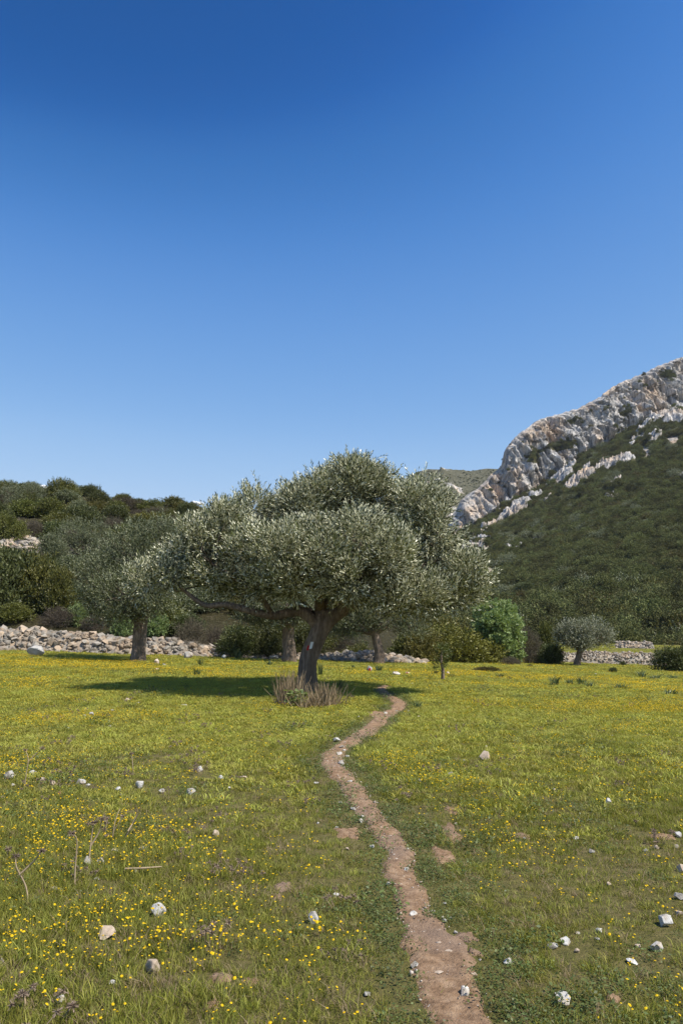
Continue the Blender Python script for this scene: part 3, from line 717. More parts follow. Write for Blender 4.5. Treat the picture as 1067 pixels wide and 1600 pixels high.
for a in [
    (15, 1211, 20, 'white stone near the left edge beside the dry fennel stalk', 'w', .8, G1),
    (21, 1226, 9, 'small white stone just below the left edge stone', 'w', .7, G1),
    (51, 1206, 12, 'flat grey stone right behind the dry fennel stalk', 'w', .5, G1),
    (67, 1218, 11, 'rounded brown tan stone right of the dry fennel stalk', 't', .8, G1),
    (82, 1223, 12, 'pinkish tan stone next to the brown tan one', 't', .7, G1),
    (94, 1240, 8, 'small rusty red stone in grass under the tan pair', 'r', .8, G1),
    (127, 1221, 14, 'white stone at the end of the left stone row, bigger of a pair', 'w', .75, G1),
    (137, 1226, 10, 'smaller flat white stone of the pair in the left stone row', 'w', .5, G1),
    (185, 1235, 12, 'pinkish grey stone with a small white one below it', 'w', .75, G1),
    (191, 1242, 7, 'small white stone tucked below the pinkish grey one', 'w', .8, G1),
    (220, 1227, 15, 'upright white stone tilted left in the left meadow', 'w', 1.0, G1),
    (253, 1236, 11, 'square white stone right of the tilted white stone', 'w', .7, G1),
    (298, 1235, 17, 'wide flat white stone among flowers midway to the path', 'w', .6, G1),
    (312, 1201, 14, 'flat white stone with a raised right end behind the wide flat one', 'w', .7, G1),
    (345, 1216, 9, 'small pale stone alone right of the wide flat stone', 'w', .8, G1),
    (381, 1212, 11, 'low cream stone lying flat farther right of the pale stone', 't', .45, G1),
    (336, 1300, 15, 'long cream white stone alone in the middle of yellow flowers', 't', .6, G1),
    (223, 1325, 12, 'flat pale stone above the pair by the dry stalks', 'w', .5, G1),
    (180, 1327, 10, 'half buried grey stone in the green herbs by dry stalks', 'w', .5, G1),
    (137, 1349, 14, 'pointed white stone of the pair by the dry stalks', 'w', 1.25, G1),
    (157, 1348, 12, 'blunt grey white stone of the pair by the dry stalks', 'w', .9, G1),
    (212, 1363, 6, 'tiny bright white stone above the fallen stick', 'w', 1.2, G1),
    (152, 1371, 14, 'flat slab of stone buried in grass below the stalk pair', 'w', .35, G1),
    (85, 1387, 10, 'left one of two flat pale stones at the foot of the stalks', 'w', .5, G1),
    (95, 1389, 10, 'right one of two flat pale stones at the foot of the stalks', 'w', .55, G1),
    (57, 1403, 8, 'small pale stone low at the left by the dead stems', 'w', .6, G1),
    (247, 1424, 23, 'angular blue grey stone with flat top in the left foreground', 'w', .85, G1),
    (167, 1457, 28, 'broad pinkish tan stone in the left foreground', 't', .75, G1),
    (237, 1509, 28, 'rough pink and white stone low in the left foreground', 't', .75, G1),
    (175, 1536, 11, 'small grey stone below the rough pink stone', 'w', .7, G1),
    (95, 1560, 16, 'low grey stone buried in grass near the bottom left', 'w', .5, G1),
    (2, 1503, 10, 'grey stone cut by the left edge of the picture', 'w', .9, G1),
    (489, 1437, 17, 'bright white upright stone alone left of the path', 'w', 1.0, None),
    (525, 1397, 12, 'small white stone farther up from the upright one left of path', 'w', .6, None),
    (144, 1115, 13, 'largest of the white stones strewn in front of the shadow, far left', 'w', .6, G4),
    (526, 1155, 13, 'white stone in grass left of the bend of the path', 'w', .6, G2),
    (534, 1167, 11, 'topmost white stone of the row along the path bend', 'w', .7, G2),
    (531, 1177, 12, 'middle white stone of the row along the path bend', 'w', .6, G2),
    (533, 1193, 11, 'rounded white stone at the lower end of the path bend row', 'w', .7, G2),
    (494, 1222, 11, 'pale stone at the left rim of the path bend', 'w', .5, G2),
    (546, 1220, 9, 'flat white stone on the path just under the bend', 'w', .4, G2),
    (532, 1254, 6, 'small white stone left of the path below the bend', 'w', .7, G2),
    (552, 1262, 11, 'first flat pale stone of three along the left path edge', 'w', .45, G2),
    (567, 1275, 9, 'second pale stone of three along the left path edge', 'w', .55, G2),
    (564, 1283, 8, 'lowest and roundest of three stones along the left path edge', 'w', .8, G2),
    (581, 1322, 9, 'whitish stone on the left path rim by a weed', 'w', .7, G2),
    (543, 1325, 10, 'flat cream stone in the bare patch left of the path', 't', .4, G2),
    (565, 1150, 8, 'flat orange stone on the path above the bend', 'r', .4, G2),
    (598, 1124, 6, 'small rust coloured stone where the path nears the shadow', 'r', .6, G2),
    (636, 1358, 13, 'flat triangular white stone at the right edge of the path', 'w', .55, G2),
    (607, 1381, 9, 'white stone at the left edge of the path, mid foreground', 'w', .6, G2),
    (646, 1429, 13, 'angular white stone standing in the middle of the path', 'w', .85, G2),
    (670, 1437, 12, 'thin slanted pale stone right of the angular path stone', 'w', .4, G2),
    (643, 1456, 10, 'flat cream stone on the path under the angular one', 't', .4, G2),
    (687, 1469, 10, 'curved pale stone by the weed on the widened path', 'w', .6, G2),
    (697, 1466, 11, 'flat white stone touching the weed on the widened path', 'w', .5, G2),
    (694, 1439, 8, 'small white stone in the right verge of the path', 'w', .7, G2),
    (712, 1456, 8, 'white stone at the far side of the weed on the path', 'w', .7, G2),
    (700, 1486, 14, 'long cream coloured stone lying flat on the widened path', 't', .4, G2),
    (687, 1517, 14, 'flat orange tan stone sunk in the path', 't', .3, G2),
    (740, 1521, 10, 'brownish stone at the right rim of the path', 't', .5, G2),
    (649, 1509, 16, 'large cream white slab on the left side of the path', 'w', .7, G2),
    (726, 1552, 17, 'angular grey stone with a sharp top on the path, bottom right', 'w', .85, G2),
    (673, 1573, 11, 'pale stone at the left path rim near the bottom', 'w', .5, G2),
    (712, 1594, 10, 'dark brown stone on the path at the bottom edge', 'r', .6, G2),
    (574, 1553, 11, 'grey stone hidden in grass left of the path bottom', 'w', .6, G2),
    (794, 1502, 14, 'white stone in the grass right of the widened path', 'w', .7, G3),
    (759, 1182, 22, 'biggest tan boulder in the right meadow near the bend', 't', .8, G3),
    (759, 1167, 6, 'tiny pale stone behind the tan boulder', 'w', .7, G3),
    (702, 1209, 13, 'blocky white stone left of and below the tan boulder', 'w', .75, G3),
    (725, 1189, 7, 'small white stone between the blocky stone and tan boulder', 'w', .8, G3),
    (654, 1219, 10, 'pale stone half hidden in flowers right of the bend', 'w', .6, G3),
    (792, 1194, 6, 'tiny grey stone right of the tan boulder', 'w', .6, G3),
    (654, 1120, 9, 'white stone right of the path just past the shadow', 'w', .6, G3),
    (709, 1127, 6, 'small white stone in grass behind the secondary trail', 'w', .7, G3),
    (866, 1234, 10, 'rounded white stone in the right meadow above the flower band', 'w', .8, G3),
    (951, 1256, 13, 'tall white stone in the flower band of the right meadow', 'w', 1.1, G3),
    (956, 1150, 6, 'tiny lone white stone far out in the right meadow', 'w', .7, G3),
    (900, 1308, 10, 'flat grey stone in grass left of the right edge stones', 'w', .4, G3),
    (923, 1329, 12, 'pale wedge stone in the right meadow beside dark herbs', 'w', .6, G3),
    (1059, 1304, 14, 'low rounded grey stone at the right edge on bare earth', 'w', .6, G3),
    (1028, 1306, 8, 'small flat stone left of the rounded grey edge stone', 'w', .4, G3),
    (1055, 1323, 9, 'white stone under the rounded grey edge stone', 'w', .8, G3),
    (1025, 1324, 8, 'small pinkish stone in flowers near the right edge', 't', .8, G3),
    (1008, 1328, 8, 'slanting pale stone left of the small pinkish one', 'w', .6, G3),
    (951, 1381, 10, 'cream stone poking from grass in the right foreground', 't', .7, G3),
    (1064, 1358, 14, 'tan stone cut by the right edge of the picture', 't', .8, G3),
    (1061, 1400, 18, 'rough grey white stone at the right edge, upper of two', 'w', .8, G3),
    (1061, 1426, 13, 'brownish stone at the right edge, lower of two', 't', .6, G3),
    (1040, 1440, 21, 'tilted white stone with a crack near the right edge', 'w', .95, G3),
    (1026, 1479, 20, 'rounded white stone below the cracked one', 'w', .75, G3),
    (884, 1470, 19, 'slanting grey stone in the right foreground grass', 'w', .6, G3),
    (863, 1476, 17, 'long low stone left of the slanting grey one', 'w', .4, G3),
    (935, 1454, 11, 'grey stone between flowers above the right foreground', 'w', .9, G3),
    (901, 1457, 9, 'flat white stone between the slanting one and the grey one', 'w', .4, G3),
    (933, 1466, 9, 'small flat stone just under the grey stone between flowers', 'w', .4, G3),
    (996, 1478, 8, 'small tan stone in flowers left of the rounded white one', 't', .8, G3),
    (988, 1499, 20, 'large grey stone sunk flat in grass in the right foreground', 'w', .3, G3),
    (901, 1486, 9, 'small pinkish stone right under the slanting grey one', 't', .6, G3),
    (879, 1562, 25, 'large pale pointed stone at the bottom right', 'w', .95, G3),
    (578, 1047, 10, 'upright pale rock with a red paint mark left of strap leaves', 'w', 1.2, None),
    (619, 1051, 15, 'long low white rock behind the path end', 'w', .5, None),
    (636, 1052, 8, 'small rock with a red paint mark behind the path end', 'w', .8, None),
    (700, 1052, 7, 'small rounded stone right of the sapling', 't', .9, None),
    (245, 1036, 10, 'rounded cream stone right of the second olive trunk', 't', 1.0, None),
    (257, 1038, 9, 'pointed white stone right of the rounded cream stone', 'w', .7, None),
    (246, 1045, 8, 'flat cream stone in front of the rounded cream one', 't', .6, None),
    (350, 1026, 9, 'rounded grey stone in front of the brown thicket', 'w', .8, None),
    (199, 1095, 8, 'upright tan stone in front of the olive shadow, left end', 't', 1.2, None),
    (293, 1024, 19, 'bright white jagged rock in front of the brown thicket', 'w', .8, None),
    (56, 1015, 30, 'big white boulder at the foot of the left wall', 'w', .55, None),
]:
    stone(a[0], a[1], a[2], a[3], a[4], a[5], a[6])
for px, py, w in [(46, 1216, 5), (54, 1222, 5), (359, 1231, 6)]:
    stone(px, py, w, 'very small white stone near the left stone row', 'w', .7, 'very small white stones by the left row')
for px, py, w in [(133, 1117, 7), (135, 1108, 9), (175, 1110, 8), (182, 1115, 8), (154, 1098, 6), (29, 1102, 5), (261, 1097, 6), (254, 1127, 8), (172, 1135, 7), (280, 1108, 6), (288, 1101, 11),
                  (345, 1106, 6), (398, 1108, 6), (424, 1108, 6), (407, 1151, 5), (466, 1173, 7), (215, 1098, 7), (160, 1113, 5), (222, 1107, 5), (305, 1103, 5)]:
    stone(px, py, w, 'small flat white stone strewn on the grass in front of the olive shadow', 'w', .5, G4)
for px, py, w in [(497, 1286, 5), (526, 1292, 6), (602, 1114, 7), (620, 1111, 6), (639, 1111, 6), (554, 1178, 6), (712, 1287, 6), (726, 1297, 5), (705, 1434, 6), (750, 1500, 5), (695, 1411, 5), (639, 1408, 6),
                  (560, 1120, 5), (575, 1110, 5), (540, 1160, 6), (538, 1172, 6), (543, 1181, 6)]:
    stone(px, py, w, 'very small pale stone by the side of the path', 'w', .6, 'very small stones by the path')
for px, py, w in [(835, 1256, 5), (819, 1310, 5), (680, 1066, 5), (643, 1068, 5), (690, 1069, 5), (645, 1055, 4), (757, 1065, 5), (930, 1053, 4)]:
    stone(px, py, w, 'tiny pale stone far apart in the right half of the meadow', 'w', .6, 'tiny stones in the right half of the meadow')

# red paint blotches on the two rocks
def blotch(px, py, w, h, mat, parent_label, name='paint_mark', Y=None):
    for o in COL.objects:
        if o.get('label') == parent_label:
            bm = bmesh.new()
            n = 10
            vs_ = [bm.verts.new((math.cos(t * 6.283 / n) * .5 * w * (1 + .2 * math.sin(t * 3)), 0, math.sin(t * 6.283 / n) * .5 * h)) for t in range(n)]
            f = bm.faces.new(vs_)
            ex = bmesh.ops.extrude_face_region(bm, geom=[f])
            bmesh.ops.translate(bm, verts=[v for v in ex['geom'] if isinstance(v, bmesh.types.BMVert)], vec=(0, .03, 0))
            me = bpy.data.meshes.new(name); bm.to_mesh(me); bm.free(); me.materials.append(mat)
            ch = bpy.data.objects.new(name, me); COL.objects.link(ch)
            bpy.context.view_layer.update()
            ch.parent = o
            s = o.scale
            ch.matrix_parent_inverse = o.matrix_world.inverted()
            ch.location = (px, py, Y)
            return
for lab in ('upright pale rock with a red paint mark left of strap leaves', 'small rock with a red paint mark behind the path end'):
    for o in list(COL.objects):
        if o.get('label') == lab:
            s = o.scale[0]
            blotch(o.location.x - 0.05 * s, o.location.y - 0.44 * s, 0.3 * s, 0.42 * s, M['red_paint'], lab, 'paint_mark', o.location.z + .05 * s)

# ------------------------------------------------------------------ instanced ground cover
def gn_scatter(name, protos, pos, rot, scl, idx, label=None, cat=None):
    col = bpy.data.collections.new(name + '_kinds')
    for k, (me) in enumerate(protos):
        o = bpy.data.objects.new('%s_kind_%02d' % (name, k), me); col.objects.link(o)
    me = bpy.data.meshes.new(name)
    me.vertices.add(len(pos)); me.vertices.foreach_set('co', np.asarray(pos, np.float32).ravel())
    a = me.attributes.new('rot', 'FLOAT_VECTOR', 'POINT'); a.data.foreach_set('vector', np.asarray(rot, np.float32).ravel())
    a = me.attributes.new('scl', 'FLOAT_VECTOR', 'POINT'); a.data.foreach_set('vector', np.asarray(scl, np.float32).ravel())
    a = me.attributes.new('idx', 'INT', 'POINT'); a.data.foreach_set('value', np.asarray(idx, np.int32))
    o = bpy.data.objects.new(name, me); COL.objects.link(o)
    ng = bpy.data.node_groups.new(name, 'GeometryNodeTree')
    ng.interface.new_socket('Geometry', in_out='INPUT', socket_type='NodeSocketGeometry')
    ng.interface.new_socket('Geometry', in_out='OUTPUT', socket_type='NodeSocketGeometry')
    gi = ng.nodes.new('NodeGroupInput'); go = ng.nodes.new('NodeGroupOutput')
    ip = ng.nodes.new('GeometryNodeInstanceOnPoints'); ci = ng.nodes.new('GeometryNodeCollectionInfo')
    ci.inputs['Collection'].default_value = col
    ci.inputs['Separate Children'].default_value = True
    ci.inputs['Reset Children'].default_value = True
    def na(n, t):
        x = ng.nodes.new('GeometryNodeInputNamedAttribute'); x.data_type = t; x.inputs[0].default_value = n; return x
    ng.links.new(gi.outputs[0], ip.inputs['Points']); ng.links.new(ci.outputs[0], ip.inputs['Instance'])
    ip.inputs['Pick Instance'].default_value = True
    ng.links.new(na('idx', 'INT').outputs[0], ip.inputs['Instance Index'])
    er = ng.nodes.new('FunctionNodeEulerToRotation')
    ng.links.new(na('rot', 'FLOAT_VECTOR').outputs[0], er.inputs[0]); ng.links.new(er.outputs[0], ip.inputs['Rotation'])
    ng.links.new(na('scl', 'FLOAT_VECTOR').outputs[0], ip.inputs['Scale'])
    ng.links.new(ip.outputs[0], go.inputs[0])
    md = o.modifiers.new('scatter', 'NODES'); md.node_group = ng
    o['kind'] = 'stuff'
    if label: o['label'] = label
    if cat: o['category'] = cat
    return o

def blades(n, rad, h0, h1, w, lean, rng, tint=(0.1, 0.9), mat='grass'):
    bag = Bag()
    for i in range(n):
        a = rng.uniform(0, 2 * np.pi); r = rad * math.sqrt(rng.uniform())
        b = np.array([r * math.cos(a), r * math.sin(a), -0.01])
        h = rng.uniform(h0, h1); ln = lean * rng.uniform(0.2, 1.3) * h
        la = rng.uniform(0, 2 * np.pi) if rng.uniform() < .5 else a + rng.uniform(-.8, .8)
        d = np.array([math.cos(la), math.sin(la), 0]); s = np.array([-d[1], d[0], 0])
        sa = rng.uniform(0, np.pi); s = s * math.cos(sa) + d * math.sin(sa)
        ww = w * rng.uniform(0.7, 1.3)
        p1 = b + np.array([0, 0, h * .55]) + d * ln * .3; p2 = b + np.array([0, 0, h * (1 - 0.25 * lean)]) + d * ln
        Vv = np.array([b - s * ww / 2, b + s * ww / 2, p1 + s * ww * .42, p1 - s * ww * .42, p2 + s * ww * .08, p2 - s * ww * .08])
        t = rng.uniform(*tint)
        bag.put(Vv, np.array([[0, 1, 2, 3], [3, 2, 4, 5]]), t)
    me = bag.mesh('blades'); me.materials.append(M[mat]); return me

def herbs(n, rad, h, leaf, rng, mat='herb'):
    bag = Bag()
    for i in range(n):
        a = rng.uniform(0, 2 * np.pi); r = rad * math.sqrt(rng.uniform())
        c = np.array([r * math.cos(a), r * math.sin(a), h * rng.uniform(0.1, 1)])
        nrm = unit(rng.normal(size=3) * .5 + np.array([0, 0, 1])); d = unit(np.cross(nrm, rng.normal(size=3))); s = np.cross(nrm, d)
        L = leaf * rng.uniform(.6, 1.3)
        bag.put(np.array([c - d * L * .5, c + s * L * .3, c + d * L * .5 - nrm * L * .1, c - s * L * .3]), np.array([[0, 1, 2, 3]]), rng.uniform(0, 1))
    me = bag.mesh('herbs'); me.materials.append(M[mat]); return me

def flowers(n, rad, h0, h1, hr, rng):
    bag = Bag()
    for i in range(n):
        a = rng.uniform(0, 2 * np.pi); r = rad * math.sqrt(rng.uniform())
        b = np.array([r * math.cos(a), r * math.sin(a), 0.0]); h = rng.uniform(h0, h1)
        top = b + np.array([rng.uniform(-.02, .02), rng.uniform(-.02, .02), h])
        s = np.array([0.0013, 0, 0])
        bag.put(np.array([b - s, b + s, top + s, top - s]), np.array([[0, 1, 2, 3]]), 0.5, 1)
        nrm = unit(rng.normal(size=3) * .35 + np.array([0.15, -.1, 1])); u = unit(np.cross(nrm, rng.normal(size=3))); v = np.cross(nrm, u)
        R = hr * rng.uniform(.7, 1.25)
        th = np.linspace(0, 2 * np.pi, 8, endpoint=False)
        out = top + (np.cos(th)[:, None] * u + np.sin(th)[:, None] * v) * R + nrm * R * 0.15
        inn = top + (np.cos(th)[:, None] * u + np.sin(th)[:, None] * v) * R * .45 + nrm * R * .55
        ii = np.arange(8); jj = (ii + 1) % 8
        bag.put(np.concatenate([out, inn]), np.stack([ii, jj, jj + 8, ii + 8], -1), rng.uniform(.2, 1))
        bag.put(inn, np.array([[0, 1, 2, 3], [0, 3, 4, 7], [4, 5, 6, 7]]), rng.uniform(0, .6))
    me = bag.mesh('flowers'); me.materials.append(M['petal']); me.materials.append(M['grass']); return me

def field_points(n_per, bands, rng, ext=0.62):
    out = []
    for (ya, yc), dens in zip(bands, n_per):
        area = ext * (yc ** 2 - ya ** 2)
        n = int(area * dens)
        y = np.sqrt(rng.uniform(ya ** 2, yc ** 2, n)); x = rng.uniform(-ext, ext, n) * y
        out.append(np.stack([x, y], -1))
    return out
TREE = grd(480, 1082)
BANDS = [(2.2, 6), (6, 11), (11, 20), (20, 34), (34, 75)]
def finish(xy, lift=0.0):
    return np.stack([xy[:, 0], xy[:, 1], G(xy[:, 0], xy[:, 1]) + lift], -1)
def in_field(x, y):
    return (y < WALL_Y(x) + 0.3) | (x > 4)

def clear_of_stones(x, y):
    ok = np.ones(len(x), bool)
    for sx, sy, sr in STONE_W:
        ok &= ~((np.abs(x - sx) < sr * 1.15) & (y - sy > -sr * 2.2) & (y - sy < sr * .9))
    return ok
# grass
rng = np.random.default_rng(21)
gp = [blades(44, .07, .03, .09, .0036, .6, rng, (.1, 1.)) for _ in range(4)] + [blades(30, .06, .05, .125, .0036, .5, rng, (.2, 1.0)) for _ in range(4)] \
    + [blades(50, .10, .015, .05, .0036, .8, rng, (0, .8)) for _ in range(3)] + [blades(120, .22, .03, .08, .011, .9, rng, (.65, 1.1)) for _ in range(3)] \
    + [blades(24, .06, .03, .11, .0025, .8, rng, (0, 1), 'straw') for _ in range(2)]
P_, S_, I_, = [], [], []
GD = lambda y: np.exp(np.interp(np.log(y), np.log([2.2, 6, 11, 20, 34, 75]), np.log([900, 640, 300, 110, 42, 14])))
for b, xy in enumerate(field_points([float(GD(q_[0])) for q_ in BANDS], BANDS, rng)):
    xy = xy[rng.uniform(size=len(xy)) < GD(xy[:, 1]) / GD(BANDS[b][0])]
    x, y = xy[:, 0], xy[:, 1]
    d = off_path(x, y); br = bare(x, y)
    hn = fbm(x * 0.35, y * 0.35, 5.5, 3)
    near_path = sstep(0.02, 0.28, d)
    keep = (d > -0.09) & (rng.uniform(size=len(x)) < 0.14 * sstep(-.09, 0, d) + 0.86 * near_path) & (rng.uniform(size=len(x)) < sstep(0.35, 1.25, br) + 0.14) & in_field(x, y)
    keep &= rng.uniform(size=len(x)) < 0.58 + 1.0 * hn + 0.27 * sstep(8, 15, y)
    x, y, hn, np_ = x[keep], y[keep], hn[keep], near_path[keep]
    n = len(x)
    tall = rng.uniform(size=n) < np.clip(0.16 + 1.1 * hn, 0.02, .6) * np_
    short = (rng.uniform(size=n) < 0.45) | (np_ < .6)
    idx = np.where(tall, rng.integers(4, 8, n), np.where(short, rng.integers(8, 11, n), rng.integers(0, 4, n)))
    idx = np.where(rng.uniform(size=n) < sstep(5.5, 19, y), rng.integers(11, 14, n), idx)
    idx = np.where(rng.uniform(size=n) < .19 - .16 * sstep(9, 22, y), rng.integers(14, 16, n), idx)
    dd = off_path(x, y); idx = np.where((idx >= 11) & (idx < 14) & (dd < .3), 8, idx)
    ok = clear_of_stones(x, y); x, y, hn, idx, n = x[ok], y[ok], hn[ok], idx[ok], int(ok.sum())
    P_.append(finish(np.stack([x, y], -1))); I_.append(idx)
    s = rng.uniform(.7, 1.25, n) * np.interp(y, [3, 8, 15, 27, 50], [.85, .92, .95, 1.1, 1.5])
    S_.append(np.stack([s, s, s * (0.62 + 0.6 * np.clip(hn + .3, 0, 1)) * np.interp(y, [25, 45], [1, .75])], -1))
P_, S_, I_ = np.concatenate(P_), np.concatenate(S_), np.concatenate(I_)
R_ = np.stack([rng.normal(0, .1, len(P_)), rng.normal(0, .1, len(P_)), rng.uniform(0, 6.28, len(P_))], -1)
gn_scatter('grass', gp, P_, R_, S_, I_, 'short green meadow grass covering the field', 'grass')
# terrace grass
n = 3000
x = rng.uniform(16, 50, n); y = rng.uniform(54, 90, n)
z = 0.02 + 0.012 * (y - 53) + 0.1 * perlin(x * .2, y * .2, 3) - 0.03 * np.clip(x - 18, 0, 60)
s = rng.uniform(1.2, 2.0, n)
gn_scatter('terrace_grass', gp[11:14], np.stack([x, y, z], -1), np.stack([0 * x, 0 * x, rng.uniform(0, 6, n)], -1), np.stack([s, s, s * .6], -1), rng.integers(0, 3, n), 'green grass on the terrace behind the far stone wall', 'grass')

# low leafy herbs, thickest beside the path
hp = [herbs(50, .10, .05, .016, rng) for _ in range(3)] + [herbs(70, .14, .09, .022, rng) for _ in range(2)]
P_, S_, I_ = [], [], []
for b, xy in enumerate(field_points([170, 110, 40, 8], BANDS[:4], rng)):
    x, y = xy[:, 0], xy[:, 1]
    d = off_path(x, y); br = bare(x, y)
    hn = fbm(x * 0.6 + 9, y * 0.6, 1.5, 3)
    pr_ = np.clip(0.8 * np.exp(-((d - 0.08) / 0.2) ** 2) + 0.05 + 1.2 * hn, 0, 1)
    keep = (d > -0.03) & (rng.uniform(size=len(x)) < pr_) & (br > 0.9) & in_field(x, y)
    x, y = x[keep], y[keep]; n = len(x)
    P_.append(finish(np.stack([x, y], -1))); I_.append(np.where(rng.uniform(size=n) < .2, rng.integers(3, 5, n), rng.integers(0, 3, n)))
    s = rng.uniform(.6, 1.3, n) * [.8, 1, 1.2, 1.6][b]; S_.append(np.stack([s, s, s], -1))
P_, S_, I_ = np.concatenate(P_), np.concatenate(S_), np.concatenate(I_)
R_ = np.stack([0 * I_, 0 * I_, rng.uniform(0, 6.28, len(P_))], -1)
gn_scatter('herb_ground_cover', hp, P_, R_, S_, I_, 'low leafy green herbs among the grass and along the path edge', 'herbs')

# dead flower heads and twigs left from last year
def dead_weed(rng):
    bag = Bag()
    for c in range(7):
        t = np.array([rng.normal(0, .06), rng.normal(0, .06), rng.uniform(.03, .10)])
        b = np.array([t[0] * .4, t[1] * .4, 0.]); s = np.array([.0016, 0, 0])
        bag.put(np.array([b - s, b + s, t + s, t - s]), np.array([[0, 1, 2, 3]]), .6)
        for i in range(40):
            d = unit(rng.normal(size=3) * np.array([1, 1, .6])); L = rng.uniform(.006, .022); q = unit(np.cross(d, rng.normal(size=3))) * .0012
            bag.put(np.array([t - q, t + q, t + d * L + q, t + d * L - q]), np.array([[0, 1, 2, 3]]), rng.uniform())
    me = bag.mesh('dead_weed'); me.materials.append(M['head']); return me
dw = [dead_weed(rng) for _ in range(5)]
P_ = []
for b, xy in enumerate(field_points([3.0, 2.2, .9, .25], BANDS[:4], rng)):
    x, y = xy[:, 0], xy[:, 1]
    keep = (off_path(x, y) > .1) & in_field(x, y) & (rng.uniform(size=len(x)) < .25 + 1.2 * sstep(-.1, .5, fbm(x * .3 + 5, y * .3, 4.4, 2) - .04 * x))
    P_.append(finish(xy[keep]))
P_ = np.concatenate(P_); n = len(P_); s = rng.uniform(.7, 1.5, n)
gn_scatter('dead_weeds', dw, P_, np.stack([0 * s, 0 * s, rng.uniform(0, 6, n)], -1), np.stack([s, s, s], -1), rng.integers(0, 5, n), 'brown dead flower heads scattered through the meadow', 'dead weeds')

# yellow flowers
fp = [flowers(3, .05, .04, .11, .0072, rng) for _ in range(4)] + [flowers(7, .12, .04, .12, .0072, rng) for _ in range(3)] + [flowers(10, .4, .05, .10, .010, rng) for _ in range(3)]
P_, S_, I_ = [], [], []
for b, xy in enumerate(field_points([90, 120, 100, 20, 3.2], BANDS, rng)):
    x, y = xy[:, 0], xy[:, 1]
    d = off_path(x, y); br = bare(x, y)
    hn = fbm(x * 0.42 + 31, y * 0.42, 8.5, 3) + 0.35 * fbm(x * 0.11, y * 0.11, 2.5, 2)
    pr_ = np.clip(0.10 + 1.5 * sstep(-.05, .6, hn), 0, 1) * sstep(0.1, 0.7, d)
    pr_ = pr_ * (1 - 0.85 * np.exp(-(((x - TREE[0] + 1) / 4.2) ** 2 + ((y - TREE[1] - 1) / 4) ** 2)))
    keep = (rng.uniform(size=len(x)) < pr_) & (br > 1.3) & in_field(x, y)
    x, y = x[keep], y[keep]; n = len(x)
    idx = np.where(rng.uniform(size=n) < .3, rng.integers(4, 7, n), rng.integers(0, 4, n))
    if b >= 3: idx = rng.integers(7, 10, n)
    P_.append(finish(np.stack([x, y], -1))); I_.append(idx)
    s = rng.uniform(.8, 1.2, n) * [.95, 1, 1.05, 1.1, 1.4][b]; S_.append(np.stack([s, s, s * rng.uniform(.8, 1.1, n)], -1))
P_, S_, I_ = np.concatenate(P_), np.concatenate(S_), np.concatenate(I_)
R_ = np.stack([0 * I_, 0 * I_, rng.uniform(0, 6.28, len(P_))], -1)
gn_scatter('yellow_flowers', fp, P_, R_, S_, I_, 'tiny yellow daisy flowers scattered all over the meadow', 'flowers')

# loose pebbles and grit on the path
rng = np.random.default_rng(77)
bag_v, bag_f, nn = [], [], 0
peb = stone_mesh('pebble_kind', 5, 9, .6)
pv = np.array([v.co for v in peb.vertices]); pf = [list(p.vertices) for p in peb.polygons]
pf = np.array(pf)
n = 4200
y = np.sqrt(rng.uniform(2.6 ** 2, 18 ** 2, n)) * rng.uniform(.55, 1, n); y = np.clip(y, 2.6, 18)
l, r = path_edges(y)
x = l + (r - l) * rng.uniform(-.08, 1.08, n)
s = np.exp(rng.normal(-4.95, .7, n)) * 1.0
s = np.clip(s, .003, .04)
a = rng.uniform(0, 6.28, n)
R = np.stack([np.stack([np.cos(a), -np.sin(a), 0 * a], -1), np.stack([np.sin(a), np.cos(a), 0 * a], -1), np.stack([0 * a, 0 * a, 1 + 0 * a], -1)], 1)
PV = np.einsum('nij,vj->nvi', R, pv) * s[:, None, None] + np.stack([x, y, G(x, y) + .012 + s * .1], -1)[:, None]
PF = pf[None] + (np.arange(n) * len(pv))[:, None, None]
me = make_mesh('gravel', PV.reshape(-1, 3), PF.reshape(-1, 3))
add('gravel', me, M['grit'], kind='stuff', label='loose pebbles and grit on the footpath', cat='gravel')

